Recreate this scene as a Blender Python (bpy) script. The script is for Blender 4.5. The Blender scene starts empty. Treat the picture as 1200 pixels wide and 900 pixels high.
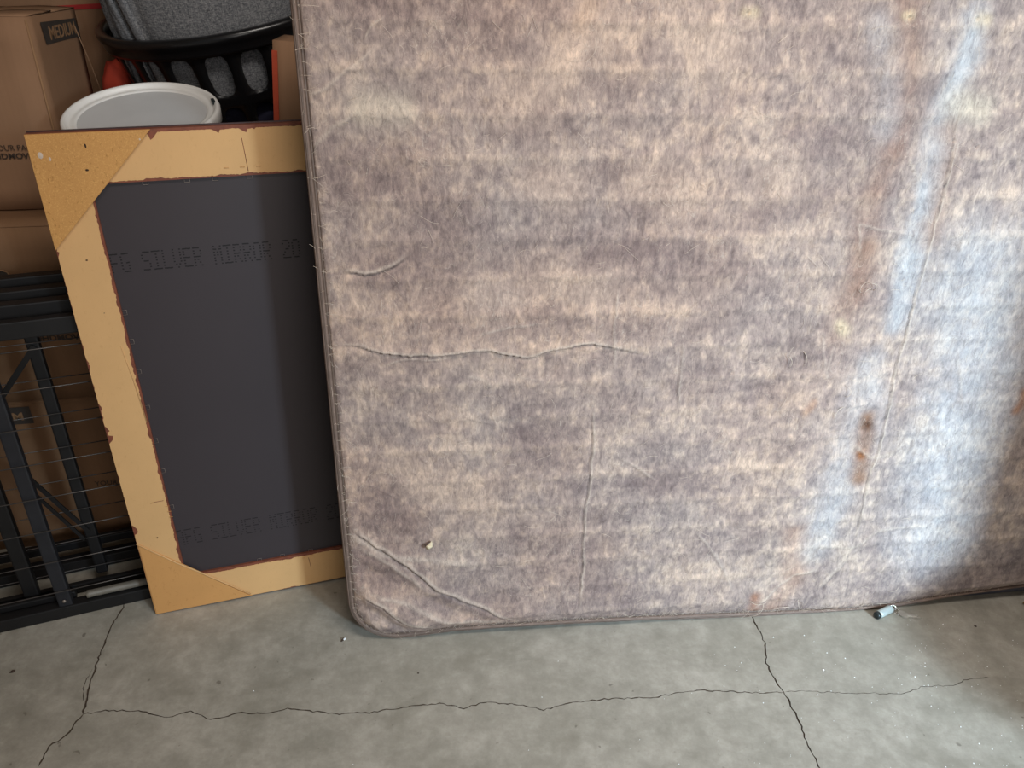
import bpy, bmesh, math, random, json
import numpy as np
from mathutils import Vector, Matrix, geometry, noise

# ---------------------------------------------------------------- camera, world, light, exposure
SC = bpy.context.scene
COL = SC.collection
random.seed(7)
cam_d = bpy.data.cameras.new('camera')
cam = bpy.data.objects.new('camera', cam_d)
COL.objects.link(cam)
cam_d.sensor_fit = 'HORIZONTAL'
cam_d.sensor_width = 36.0
cam_d.lens = 36.0 * 900.0 / 1200.0
cam_d.clip_start = 0.02
down = Vector((-36, 1660, 900)).normalized()          # world down seen from the lens (x right, y down, z forward)
upv = -down
fw = Vector((0, 0, 1))
Yc = (fw - upv * fw.dot(upv)).normalized()
Xc = Yc.cross(upv)
# columns = lens axes in world space
rows = (Xc, Yc, upv)
M = Matrix(((rows[0][0], -rows[0][1], -rows[0][2]),
            (rows[1][0], -rows[1][1], -rows[1][2]),
            (rows[2][0], -rows[2][1], -rows[2][2])))
cam.matrix_world = Matrix.Translation((0, 0, 1.4)) @ M.to_4x4()
SC.camera = cam

world = bpy.data.worlds.new('daylight'); SC.world = world
world.use_nodes = True
bgn = world.node_tree.nodes['Background']
bgn.inputs[0].default_value = (0.86, 0.92, 1.0, 1)
bgn.inputs[1].default_value = 0.15

def area(name, loc, target, sx, sy, power, col):
    l = bpy.data.lights.new(name, 'AREA'); l.shape = 'RECTANGLE'; l.size = sx; l.size_y = sy
    l.energy = power; l.color = col
    o = bpy.data.objects.new(name, l); COL.objects.link(o); o.location = loc
    d = Vector(target) - Vector(loc)
    o.rotation_euler = d.to_track_quat('-Z', 'Y').to_euler()
    return o
# daylight entering through the open garage door behind the photographer
area('door_daylight', (1.7, -2.2, 1.75), (0.0, 1.4, 0.7), 2.2, 1.6, 42, (1.0, 0.94, 0.885))
# unseen overhead light, added to lift the floor and lid
area('overhead_fill', (0.35, 0.55, 2.5), (0.3, 0.9, 0.0), 1.2, 0.4, 26, (1.0, 0.93, 0.86))
# bluish light from the right, read as sky through an unseen opening
sp = area('sky_patch', (2.5, -1.7, 1.75), (1.2, 1.3, 0.38), 0.4, 0.4, 28, (0.64, 0.84, 1.0))
sp.data.spread = math.radians(56)      # spread narrowed to keep this light off the mirror
vs = SC.view_settings
vs.view_transform = 'Standard'; vs.look = 'None'; vs.gamma = 1.0; vs.use_curve_mapping = False
vs.exposure = 0.0

# ---------------------------------------------------------------- helpers
def lin(r, g, b):
    def f(c):
        c /= 255.0
        return c / 12.92 if c <= 0.04045 else ((c + 0.055) / 1.055) ** 2.4
    return (f(r), f(g), f(b), 1.0)

class NT:
    def __init__(s, name, rough=0.7, metal=0.0, spec=0.5):
        s.m = bpy.data.materials.new(name); s.m.use_nodes = True
        s.t = s.m.node_tree; s.n = s.t.nodes; s.l = s.t.links
        s.b = s.n['Principled BSDF']
        s.b.inputs['Roughness'].default_value = rough
        s.b.inputs['Metallic'].default_value = metal
        s.b.inputs['Specular IOR Level'].default_value = spec
        s.tc = s.n.new('ShaderNodeTexCoord')
    def link(s, a, b): s.l.new(a, b)
    def mapping(s, scale=(1, 1, 1), rot=(0, 0, 0), src='Object'):
        m = s.n.new('ShaderNodeMapping'); m.inputs['Scale'].default_value = scale; m.inputs['Rotation'].default_value = rot
        s.link(s.tc.outputs[src], m.inputs[0]); return m.outputs[0]
    def noise(s, scale, detail=4, rough=0.6, dist=0.0, vec=None, out='Fac'):
        n = s.n.new('ShaderNodeTexNoise'); n.inputs['Scale'].default_value = scale
        n.inputs['Detail'].default_value = detail; n.inputs['Roughness'].default_value = rough
        n.inputs['Distortion'].default_value = dist
        s.link(vec if vec is not None else s.tc.outputs['Object'], n.inputs['Vector'])
        return n.outputs[out]
    def ramp(s, fac, stops):
        r = s.n.new('ShaderNodeValToRGB'); e = r.color_ramp.elements
        while len(e) < len(stops): e.new(0.5)
        for i, (p, c) in enumerate(stops):
            e[i].position = p; e[i].color = c if hasattr(c, '__len__') else (c, c, c, 1)
        s.link(fac, r.inputs[0]); return r.outputs[0]
    def mix(s, fac, a, b, mode='MIX'):
        m = s.n.new('ShaderNodeMix'); m.data_type = 'RGBA'; m.blend_type = mode
        for sock, v in ((m.inputs[0], fac), (m.inputs[6], a), (m.inputs[7], b)):
            if isinstance(v, (int, float, tuple)): sock.default_value = v
            else: s.link(v, sock)
        return m.outputs[2]
    def math(s, op, a, b=0.0, c=None):
        m = s.n.new('ShaderNodeMath'); m.operation = op
        vals = (a, b) if c is None else (a, b, c)
        for i, v in enumerate(vals):
            if isinstance(v, (int, float)): m.inputs[i].default_value = v
            else: s.link(v, m.inputs[i])
        return m.outputs[0]
    def hair(s, vec, scale, width, dist=1.2, detail=1.0):
        """thin squiggly fibre lines: where a noise crosses one half"""
        n = s.noise(scale, detail, 0.5, dist, vec)
        d = s.math('ABSOLUTE', s.math('SUBTRACT', n, 0.5))
        return s.math('SUBTRACT', 1.0, s.math('MINIMUM', s.math('DIVIDE', d, width), 1.0))
    def color(s, c):
        if isinstance(c, tuple): s.b.inputs['Base Color'].default_value = c
        else: s.link(c, s.b.inputs['Base Color'])
    def bump(s, h, strength=0.3, dist=0.001):
        b = s.n.new('ShaderNodeBump'); b.inputs['Strength'].default_value = strength
        b.inputs['Distance'].default_value = dist
        s.link(h, b.inputs['Height']); s.link(b.outputs[0], s.b.inputs['Normal'])

def simple(name, c, rough=0.6, metal=0.0, spec=0.5, var=0.12, scale=30, bump=0.1):
    m = NT(name, rough, metal, spec)
    n = m.noise(scale, 4)
    lo = tuple(x * (1 - var) for x in c[:3]) + (1,); hi = tuple(min(1, x * (1 + var)) for x in c[:3]) + (1,)
    m.color(m.ramp(n, [(0.3, lo), (0.7, hi)]))
    if bump: m.bump(n, bump, 0.002)
    return m.m

def obj(name, me, mat=None, parent=None, smooth=False):
    if isinstance(me, bmesh.types.BMesh):
        bm = me; me = bpy.data.meshes.new(name); bm.to_mesh(me); bm.free()
    o = bpy.data.objects.new(name, me); COL.objects.link(o)
    if mat is not None and len(me.materials) == 0:
        for x in (mat if isinstance(mat, (list, tuple)) else [mat]): me.materials.append(x)
    if parent is not None: o.parent = parent
    if smooth:
        me.polygons.foreach_set('use_smooth', [True] * len(me.polygons)); me.update()
    return o
def pyobj(name, v, f, mat=None, parent=None, smooth=False):
    me = bpy.data.meshes.new(name); me.from_pydata([tuple(map(float, p)) for p in v], [], f); me.update()
    return obj(name, me, mat, parent, smooth)
def tag(o, label=None, cat=None, group=None, kind=None):
    if label: o['label'] = label
    if cat: o['category'] = cat
    if group: o['group'] = group
    if kind: o['kind'] = kind
    return o
def empty(name, loc, label=None, cat=None, group=None, mat=None):
    o = bpy.data.objects.new(name, None); COL.objects.link(o); o.empty_display_size = 0.05
    if mat is not None: o.matrix_world = mat
    else: o.location = loc
    return tag(o, label, cat, group)
def frame_mat(origin, bdir, lean=0.0):
    """local x along the base, local z up the leaning face, local y away from the viewer"""
    b = Vector((bdir[0], bdir[1], 0)).normalized(); nh = Vector((-b.y, b.x, 0)); z = Vector((0, 0, 1))
    t = math.radians(lean)
    u = nh * math.sin(t) + z * math.cos(t); y = nh * math.cos(t) - z * math.sin(t)
    m = Matrix((b, y, u)).transposed().to_4x4()
    return Matrix.Translation(origin) @ m
def box_bm(x0, x1, y0, y1, z0, z1, bevel=0.0, seg=2, bm=None):
    new = bm is None
    b = bmesh.new()
    vs_ = [b.verts.new((x, y, z)) for x in (x0, x1) for y in (y0, y1) for z in (z0, z1)]
    for f in ((0, 1, 3, 2), (4, 6, 7, 5), (0, 4, 5, 1), (2, 3, 7, 6), (0, 2, 6, 4), (1, 5, 7, 3)):
        b.faces.new([vs_[i] for i in f])
    if bevel: bmesh.ops.bevel(b, geom=list(b.edges), offset=bevel, segments=seg, affect='EDGES', profile=0.6)
    bmesh.ops.recalc_face_normals(b, faces=b.faces)
    if new: return b
    me = bpy.data.meshes.new('t'); b.to_mesh(me); b.free(); bm.from_mesh(me); bpy.data.meshes.remove(me); return bm
def tube_data(pts, r, seg=6, closed=False):
    """tube along points; r a number or list"""
    pts = [Vector(p) for p in pts]; n = len(pts); V = []; F = []
    prev = None
    for i, p in enumerate(pts):
        if closed: d = pts[(i + 1) % n] - pts[i - 1]
        else: d = pts[min(i + 1, n - 1)] - pts[max(i - 1, 0)]
        d = d.normalized() if d.length > 1e-9 else Vector((0, 0, 1))
        if prev is None:
            a = Vector((0, 0, 1)) if abs(d.z) < 0.9 else Vector((1, 0, 0))
            nrm = (a - d * a.dot(d)).normalized()
        else:
            nrm = (prev - d * prev.dot(d)); nrm = nrm.normalized() if nrm.length > 1e-9 else prev
        prev = nrm; bi = d.cross(nrm)
        rr = r[i] if hasattr(r, '__len__') else r
        for k in range(seg):
            a = 2 * math.pi * k / seg
            V.append(p + nrm * math.cos(a) * rr + bi * math.sin(a) * rr)
    m = n if closed else n - 1
    for i in range(m):
        for k in range(seg):
            a = i * seg + k; b = i * seg + (k + 1) % seg
            c = ((i + 1) % n) * seg + (k + 1) % seg; d_ = ((i + 1) % n) * seg + k
            F.append((a, b, c, d_))
    if not closed:
        F.append(tuple(reversed(range(seg)))); F.append(tuple(range((n - 1) * seg, n * seg)))
    return V, F
def tube(name, pts, r, mat, parent=None, seg=6, closed=False):
    V, F = tube_data(pts, r, seg, closed); return pyobj(name, V, F, mat, parent, True)
def lathe(prof, seg=48, a=1.0, b=1.0, caps=True):
    V = []; F = []
    for (r, z) in prof:
        for k in range(seg):
            t = 2 * math.pi * k / seg; V.append((r * a * math.cos(t), r * b * math.sin(t), z))
    for i in range(len(prof) - 1):
        for k in range(seg):
            k2 = (k + 1) % seg
            F.append((i * seg + k, i * seg + k2, (i + 1) * seg + k2, (i + 1) * seg + k))
    if caps:
        F.append(tuple(reversed(range(seg)))); F.append(tuple(range((len(prof) - 1) * seg, len(prof) * seg)))
    return V, F
_deps = []
def text_mesh(name, s, size, mat, parent, M4, bold=0.0, xs=1.0, align='LEFT'):
    c = bpy.data.curves.new('txt', 'FONT'); c.body = s; c.size = size; c.offset = bold * size; c.extrude = 0.00015
    c.align_x = align; c.resolution_u = 3
    t = bpy.data.objects.new('txt', c); COL.objects.link(t)
    bpy.context.view_layer.update()
    me = bpy.data.meshes.new_from_object(t.evaluated_get(bpy.context.evaluated_depsgraph_get()))
    bpy.data.objects.remove(t); bpy.data.curves.remove(c)
    me.transform(Matrix.Diagonal((xs, 1, 1, 1))); me.name = name
    me.materials.clear(); o = obj(name, me, mat, parent)
    o.matrix_local = M4
    return o
FRONT = Matrix(((1, 0, 0, 0), (0, 0, -1, 0), (0, 1, 0, 0), (0, 0, 0, 1)))    # text drawn on a face that looks towards -y

DATA = json.loads(r'''{"crackA":[[-0.916,0.9612],[-0.9192,1.0045],[-0.8983,1.0304],[-0.8891,1.0818],[-0.8981,1.1181],[-0.9142,1.1694],[-0.9298,1.2408],[-0.9383,1.2915],[-0.9433,1.3368],[-0.942,1.3786],[-0.9559,1.4516]],"crackA2":[[-0.905,1.1135],[-0.9241,1.1553],[-0.9252,1.1996]],"crackB":[[-0.8891,1.0818],[-0.8469,1.0914],[-0.7682,1.0934],[-0.7077,1.078],[-0.667,1.0938],[-0.6173,1.0761],[-0.5586,1.0944],[-0.5095,1.0936],[-0.4644,1.1075],[-0.3596,1.0953],[-0.2882,1.1013],[-0.2105,1.1184],[-0.1417,1.1288],[-0.0893,1.1171],[-0.046,1.1335],[0.039,1.1291],[0.083,1.1172],[0.139,1.1361],[0.2255,1.1494],[0.3273,1.1565],[0.3918,1.1717],[0.4497,1.1778],[0.5622,1.1739],[0.6181,1.1776]],"crackB2":[[0.6181,1.1776],[0.6589,1.181],[0.7472,1.1787],[0.8859,1.1801],[0.9397,1.2022],[1.0069,1.2063],[1.0466,1.2239],[1.1023,1.2301]],"crackC":[[0.6045,1.4388],[0.6059,1.3956],[0.6114,1.3542],[0.6142,1.3196],[0.6009,1.258],[0.6061,1.2145],[0.6181,1.1776],[0.6222,1.1419],[0.6271,1.0991],[0.6278,1.046],[0.6343,0.998],[0.6342,0.9487]],"creases":[[[[-0.0732,0.7459],[-0.0273,0.7429],[0.0215,0.7288],[0.0714,0.7201],[0.1389,0.7199],[0.1986,0.7256],[0.2328,0.7264],[0.2759,0.7141],[0.3054,0.7076],[0.3451,0.7195],[0.4352,0.7374],[0.4853,0.7249],[0.5523,0.7098]],-3.2,3.0],[[[0.02,0.7014],[0.0543,0.7151],[0.1047,0.7099],[0.1558,0.7158]],1.2,3],[[[1.1112,1.2429],[1.1078,1.1302],[1.1134,1.0426],[1.1102,0.9506],[1.1068,0.8538],[1.1094,0.7422],[1.0996,0.6443],[1.1086,0.5619],[1.1061,0.4654],[1.0964,0.3876],[1.1003,0.2703],[1.1058,0.1716]],-2.2,2.5],[[[1.1229,1.138],[1.1151,1.083],[1.1095,1.0508]],1.5,3],[[[0.4848,0.8566],[0.4817,0.7766],[0.487,0.6737]],1.6,3],[[[0.4419,0.6168],[0.4499,0.5048],[0.449,0.4194],[0.4421,0.3307],[0.4454,0.1893],[0.4406,0.0385]],-2.2,3],[[[0.6232,0.736],[0.6279,0.6399],[0.6304,0.5799]],-1.4,3],[[[-0.0839,0.3266],[-0.0233,0.2664],[0.0494,0.2079],[0.1051,0.1438],[0.2031,0.087],[0.2945,0.0235]],-3.5,5],[[[-0.0604,0.2687],[0.0117,0.2175],[0.0855,0.1403]],2.0,8],[[[-0.0599,0.1383],[-0.0133,0.1103],[0.0235,0.0649],[0.1017,0.0255]],-3.0,5],[[[-0.0591,0.1504],[0.0261,0.1198],[0.1424,0.0482],[0.2842,0.0296]],2.5,8],[[[-0.0939,0.316],[-0.0592,0.2869],[-0.0059,0.2421],[0.0883,0.2244],[0.2038,0.205]],2.0,12],[[[0.0553,1.3272],[0.0335,1.3141],[0.0208,1.2919]],1.6,3],[[[-0.1031,1.2002],[-0.0518,1.2141],[0.0385,1.2817]],1.6,5],[[[-0.1066,1.0942],[-0.0427,1.1517],[0.0032,1.1799]],1.2,6],[[[-0.0486,0.8917],[0.0146,0.8889],[0.0473,0.9033],[0.08,0.9225]],-2,4],[[[0.6724,1.1968],[0.7432,1.1528],[0.7549,1.1302]],0.8,3],[[[0.5122,0.4703],[0.5625,0.4357],[0.6038,0.4052]],1.2,3],[[[0.7071,0.2691],[0.7634,0.1933],[0.7958,0.1363],[0.8198,0.0835]],1.3,4],[[[0.3432,0.7836],[0.2751,0.7781],[0.2073,0.7618]],1.0,4],[[[0.967,0.9093],[0.9499,0.9745],[1.0183,0.9602],[1.0705,0.9511]],1.2,4],[[[1.0193,1.1069],[1.0566,1.0591],[1.0676,1.099]],1.2,4],[[[0.9135,0.766],[0.9447,0.6493],[0.9487,0.7273]],0.9,4],[[[0.9969,0.2033],[1.1049,0.1966],[1.1595,0.2426],[1.3076,0.2536]],1.0,6],[[[0.8768,0.0162],[0.9212,0.0816],[0.968,0.1248],[1.0302,0.1385]],1.5,6],[[[1.0423,0.073],[1.085,0.1349],[1.1049,0.1966]],-1.5,6],[[[1.2289,0.7099],[1.2578,0.6392],[1.2825,0.5553]],0.8,5],[[[1.3873,0.5726],[1.4123,0.418]],0.8,5],[[[0.1619,1.0174],[0.2086,0.9695]],0.6,3],[[[0.2764,0.6708],[0.347,0.659]],0.7,3],[[[0.1808,0.6739],[0.2241,0.663],[0.2328,0.6436]],1.2,5],[[[1.0468,0.4789],[1.0946,0.4438],[1.1538,0.4523]],1.4,6]],"tufts":[[0.7397,0.6618],[0.0954,0.266],[0.9573,0.7593],[1.0665,0.5276],[1.0977,1.3389],[1.0681,0.4539],[0.6769,1.3425],[0.9676,1.3385],[1.1592,1.1193],[0.9364,0.0543],[0.9438,0.3263],[0.9377,0.3613],[1.2766,0.3741],[0.9962,0.0367],[1.1095,1.1302],[0.9431,0.08]],"stains":[[[[0.9593,1.3932],[0.9804,1.2847],[0.9859,1.2129],[0.9901,1.1225],[0.9684,1.0272],[0.9723,0.9266],[0.9727,0.8383]],0.035,[0.45,0.32,0.26],0.55],[[[0.9723,0.9266],[0.958,0.8204],[0.945,0.7464]],0.03,[0.45,0.3,0.22],0.35],[[[1.0921,1.3416],[1.0906,1.2573],[1.0806,1.1685],[1.0748,1.091],[1.0768,0.9765],[1.0785,0.8723],[1.0821,0.7619]],0.03,[0.66,0.675,0.68],0.5],[[[0.9197,1.3256],[0.9546,1.2418],[0.9663,1.1531]],0.03,[0.66,0.675,0.68],0.2],[[[1.0369,0.6663],[1.0488,0.5641],[1.0355,0.4355],[0.9969,0.2033]],0.05,[0.66,0.675,0.68],0.3],[[[1.2421,0.8695],[1.2821,0.6587],[1.2936,0.4682],[1.3128,0.2337]],0.12,[0.66,0.675,0.68],0.35],[[[1.0633,0.5426],[1.0717,0.4559],[1.0756,0.3886]],0.022,[0.4,0.24,0.14],0.65],[[[1.0676,0.5318],[1.0705,0.5274]],0.01,[0.2,0.1,0.05],0.8],[[[1.0681,0.4539],[1.0715,0.4471]],0.01,[0.45,0.22,0.07],0.9],[[[1.0951,1.1456],[1.0999,1.0263],[1.1033,0.9421]],0.025,[0.5,0.36,0.28],0.45],[[[0.9506,0.7651],[0.9622,0.7535]],0.015,[0.82,0.7,0.52],0.45],[[[1.1025,1.339],[1.1123,1.3391]],0.014,[0.82,0.7,0.52],0.45],[[[0.9644,1.3384],[0.9736,1.3399]],0.008,[0.82,0.7,0.52],0.45],[[[0.6708,1.3424],[0.683,1.3425]],0.01,[0.82,0.7,0.52],0.5],[[[0.0179,1.1828],[0.0763,1.1802]],0.03,[0.82,0.72,0.6],0.5],[[[0.2079,0.8447],[0.2744,0.8346]],0.04,[0.74,0.62,0.54],0.35],[[[0.9457,0.2552],[0.9671,0.1043],[0.9219,0.0075]],0.03,[0.62,0.42,0.3],0.35],[[[0.3987,1.345],[0.3853,1.3186]],0.02,[0.72,0.55,0.42],0.35],[[[1.422,0.5924],[1.4145,0.5503]],0.012,[0.5,0.28,0.15],0.7],[[[0.8815,0.0582],[0.8836,-0.0004]],0.015,[0.5,0.3,0.2],0.6],[[[0.9113,0.5693],[0.927,0.5893]],0.012,[0.6,0.4,0.28],0.5],[[[1.1085,1.1912],[1.153,1.1839]],0.03,[0.8,0.72,0.6],0.5],[[[0.3348,1.0549],[0.3672,1.0392]],0.045,[0.74,0.6,0.5],0.35],[[[0.27,1.195],[0.3296,1.2233]],0.045,[0.74,0.6,0.5],0.35],[[[0.5268,1.0617],[0.5954,1.0298]],0.045,[0.74,0.6,0.5],0.35],[[[0.5968,1.3012],[0.6454,1.2813]],0.045,[0.74,0.6,0.5],0.35],[[[0.7588,1.0527],[0.808,1.0603]],0.045,[0.74,0.6,0.5],0.35],[[[0.3406,0.8679],[0.4426,0.8487]],0.045,[0.74,0.6,0.5],0.35],[[[0.3873,1.2787],[0.4454,1.3061]],0.045,[0.74,0.6,0.5],0.35],[[[0.0593,0.4386],[0.2048,0.3661]],0.045,[0.74,0.6,0.5],0.35],[[[0.0111,1.0791],[0.0722,1.0937]],0.05,[0.33,0.25,0.24],0.35],[[[0.1307,1.0176],[0.1773,1.0016]],0.05,[0.33,0.25,0.24],0.35],[[[0.2783,0.5122],[0.3708,0.4873]],0.05,[0.33,0.25,0.24],0.35],[[[0.7922,1.1529],[0.8472,1.1226]],0.05,[0.33,0.25,0.24],0.35],[[[0.0316,0.9068],[0.1439,0.9215]],0.05,[0.33,0.25,0.24],0.35],[[[-0.0138,0.421],[0.0372,0.3531]],0.05,[0.33,0.25,0.24],0.35],[[[0.4386,0.9172],[0.5381,0.9325]],0.05,[0.33,0.25,0.24],0.35],[[[0.124,0.1128],[0.2029,0.0564]],0.05,[0.33,0.25,0.24],0.35],[[[0.7676,0.9962],[0.8678,1.0117]],0.05,[0.33,0.25,0.24],0.35],[[[0.5837,0.4128],[0.7038,0.3846]],0.05,[0.33,0.25,0.24],0.35],[[[-0.0637,0.2224],[0.0284,0.1686]],0.05,[0.33,0.25,0.24],0.35],[[[0.4862,0.1121],[0.571,0.0806]],0.05,[0.33,0.25,0.24],0.35]],"points_top":[[0.1801,1.0241],[0.2549,1.0233],[0.3066,1.0239],[0.3704,1.0238]],"points_left":[[0.0884,0.7698],[0.0904,0.7058],[0.0921,0.6376],[0.0929,0.5523],[0.0949,0.4692],[0.0968,0.3915],[0.0996,0.2937]],"points_bot":[[0.3113,0.0999],[0.2564,0.0994],[0.3796,0.1003]]}''')

# numpy value noise on scattered 2-D points
def vnoise(x, y, seed):
    rs = np.random.RandomState(seed); L = rs.rand(256, 256)
    xi = np.floor(x).astype(int); yi = np.floor(y).astype(int); fx = x - xi; fy = y - yi
    fx = fx * fx * (3 - 2 * fx); fy = fy * fy * (3 - 2 * fy)
    g = lambda i, j: L[i % 256, j % 256]
    return (g(xi, yi) * (1 - fx) + g(xi + 1, yi) * fx) * (1 - fy) + (g(xi, yi + 1) * (1 - fx) + g(xi + 1, yi + 1) * fx) * fy
def fbm(x, y, seed, octv=4, gain=0.55):
    s = 0; a = 1; t = 0
    for k in range(octv):
        c, s_ = math.cos(0.6 * k), math.sin(0.6 * k)
        s = s + a * vnoise((x * c - y * s_) * 2 ** k + 37.3 * k, (x * s_ + y * c) * 2 ** k + 11.7 * k, seed + k); t += a; a *= gain
    return s / t
def dist_poly(X, Y, pts):
    """distance, side and arc fraction to a polyline"""
    best = np.full(X.shape, 1e9); side = np.zeros(X.shape); arc = np.zeros(X.shape)
    P = np.array(pts, float); seg = np.diff(P, axis=0); ln = np.hypot(seg[:, 0], seg[:, 1]); tot = max(ln.sum(), 1e-6); acc = 0
    for i in range(len(seg)):
        l2 = max(ln[i] ** 2, 1e-12)
        t = np.clip(((X - P[i, 0]) * seg[i, 0] + (Y - P[i, 1]) * seg[i, 1]) / l2, 0, 1)
        dx = X - (P[i, 0] + t * seg[i, 0]); dy = Y - (P[i, 1] + t * seg[i, 1]); d = np.hypot(dx, dy)
        m = d < best
        best = np.where(m, d, best)
        side = np.where(m, np.sign(seg[i, 0] * dy - seg[i, 1] * dx), side)
        arc = np.where(m, (acc + t * ln[i]) / tot, arc); acc += ln[i]
    return best, side, arc

# ---------------------------------------------------------------- materials
def mat_concrete():
    m = NT('concrete', 0.62, 0, 0.4)
    big = m.noise(1.6, 5, 0.62, 0.4); med = m.noise(9, 6, 0.65, 0.3); fine = m.noise(70, 4, 0.7)
    streak = m.noise(3.2, 5, 0.7, 1.0, m.mapping((1, 2.4, 1), (0, 0, 0.5)))
    c = m.ramp(med, [(0.30, lin(146, 142, 131)), (0.52, lin(165, 160, 149)), (0.72, lin(180, 174, 163))])
    c = m.mix(m.ramp(big, [(0.45, 0.0), (0.62, 0.55)]), c, lin(146, 142, 130))
    c = m.mix(m.ramp(streak, [(0.55, 0.0), (0.72, 0.45)]), c, lin(134, 130, 119))
    c = m.mix(m.ramp(fine, [(0.62, 0.0), (0.76, 0.25)]), c, lin(84, 78, 70))
    c = m.mix(m.ramp(m.noise(45, 2, 0.5, 0.2), [(0.72, 0.0), (0.76, 0.6)]), c, lin(92, 84, 74))
    mot = m.noise(26, 6, 0.75, 0.1); c = m.mix(m.ramp(mot, [(0.38, 0.35), (0.55, 0.0)]), c, lin(128, 123, 112)); c = m.mix(m.ramp(mot, [(0.55, 0.0), (0.75, 0.35)]), c, lin(198, 193, 182))
    blot = m.noise(5.5, 3, 0.55, 0.8); c = m.mix(m.ramp(blot, [(0.56, 0.0), (0.66, 0.30)]), c, lin(116, 111, 98))
    m.color(c)
    m.link(m.ramp(med, [(0.3, 0.5), (0.7, 0.72)]), m.b.inputs['Roughness'])
    m.bump(m.math('ADD', fine, m.math('MULTIPLY', med, 2.0)), 0.15, 0.003)
    return m.m
def mat_cloth():
    m = NT('dust_cover_cloth', 0.85, 0, 0.25)
    at = m.n.new('ShaderNodeAttribute'); at.attribute_name = 'dust_and_light'
    vec = m.mapping((1, 1, 1)); 
    rot1 = m.mapping((1.0, 1, 0.38), (0, 0.5, 0)); rot2 = m.mapping((1.0, 1, 0.42), (0, -0.6, 0))
    fz = m.noise(150, 5, 0.75, 1.0, rot1); fy = m.noise(60, 5, 0.7, 1.5, rot2)
    h1 = m.hair(rot1, 45, 0.012, 1.5); h2 = m.hair(rot2, 60, 0.012, 2.0); h3 = m.hair(vec, 34, 0.008, 2.5)
    d1 = m.hair(m.mapping((1, 1, 0.3), (0, 0.2, 0)), 70, 0.016, 1.6)
    c = at.outputs['Color']
    k = m.math('ADD', m.math('MULTIPLY', fz, 0.55), m.math('MULTIPLY', fy, 0.75))
    c = m.mix(1.0, c, m.ramp(k, [(0.42, (0.58, 0.56, 0.57, 1)), (0.64, (1.0, 1.0, 1.0, 1)), (0.86, (1.45, 1.43, 1.39, 1))]), 'MULTIPLY')
    gate = m.ramp(m.noise(11, 3, 0.6), [(0.45, 0.0), (0.6, 1.0)])
    c = m.mix(m.math('MULTIPLY', m.math('MULTIPLY', h1, gate), 0.32), c, lin(205, 190, 175))
    c = m.mix(m.math('MULTIPLY', m.math('MULTIPLY', h2, gate), 0.28), c, lin(210, 196, 182))
    c = m.mix(m.math('MULTIPLY', h3, 0.20), c, lin(215, 200, 185))
    c = m.mix(m.math('MULTIPLY', d1, 0.28), c, lin(78, 68, 68))
    m.color(c)
    m.bump(m.math('ADD', fz, m.math('ADD', m.math('MULTIPLY', h1, 0.6), m.math('MULTIPLY', fy, 1.2))), 0.5, 0.0014)
    return m.m
def mat_board(name, base, dark, spots, fleck=0.0):
    m = NT(name, 0.6, 0, 0.3)
    n = m.noise(6, 4, 0.6); c = m.ramp(n, [(0.3, tuple(x * 0.9 for x in base[:3]) + (1,)), (0.7, base)])
    s = m.noise(160, 3, 0.6, 1.0, m.mapping((1, 1, 0.55), (0, 0.5, 0)))
    c = m.mix(m.ramp(s, [(0.60, 0.0), (0.72, spots)]), c, dark)
    if fleck:
        s2 = m.noise(420, 2, 0.5, 0.6); c = m.mix(m.ramp(s2, [(0.5, 0.0), (0.7, fleck)]), c, lin(228, 182, 112))
        s3 = m.noise(55, 1, 0.5, 0.2, m.mapping((1, 1, 0.3), (0, -0.6, 0))); c = m.mix(m.ramp(s3, [(0.76, 0.0), (0.79, 0.8)]), c, lin(104, 62, 24))
    m.color(c); m.bump(s, 0.25, 0.0006)
    return m.m
def mat_cardboard(name, base):
    m = NT(name, 0.8, 0, 0.2)
    n = m.noise(4, 5, 0.6); fl = m.noise(120, 2, 0.5, 0, m.mapping((1, 1, 0.06)))
    lo = tuple(x * 0.82 for x in base[:3]) + (1,)
    c = m.ramp(n, [(0.3, lo), (0.7, base)])
    c = m.mix(m.ramp(fl, [(0.4, 0.0), (0.7, 0.18)]), c, tuple(x * 0.7 for x in base[:3]) + (1,))
    m.color(c); m.bump(m.math('ADD', fl, n), 0.12, 0.001)
    return m.m
def mat_heather():
    m = NT('heather_grey_cloth', 0.95, 0, 0.1)
    w1 = m.noise(420, 2, 0.7, 0, m.mapping((1, 1, 0.3))); w2 = m.noise(420, 2, 0.7, 0, m.mapping((0.25, 0.25, 1)))
    k = m.math('MULTIPLY', m.math('ADD', w1, w2), 0.5)
    m.color(m.ramp(k, [(0.36, lin(82, 84, 88)), (0.5, lin(122, 124, 128)), (0.64, lin(160, 160, 160))]))
    m.bump(k, 0.5, 0.002); return m.m

CONC = mat_concrete()
CRACK = simple('crack_grime', lin(78, 66, 54), 0.9, var=0.3, scale=120)
CLOTH = mat_cloth()
BORDER = simple('border_ticking', lin(118, 100, 90), 0.62, spec=0.4, var=0.22, scale=40, bump=0.3)
SIDEM = simple('navy_side_fabric', lin(58, 60, 76), 0.45, spec=0.5, var=0.2, scale=40, bump=0.2)
WELT = simple('welt_cord', lin(98, 82, 72), 0.5, spec=0.5, var=0.25, scale=60, bump=0.2)
THREAD = simple('frayed_thread', lin(196, 180, 164), 0.9, var=0.2, bump=0)
CHIP = simple('torn_flap', lin(214, 198, 168), 0.7, var=0.1)
PAPER = mat_board('kraft_paper', lin(218, 174, 120), lin(182, 132, 80), 0.22)
PAPER2 = mat_board('kraft_paper_over_plate', lin(208, 154, 94), lin(168, 112, 58), 0.35)
CHIPB = mat_board('chipboard', lin(202, 150, 88), lin(146, 96, 42), 0.75, 0.45)
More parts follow.
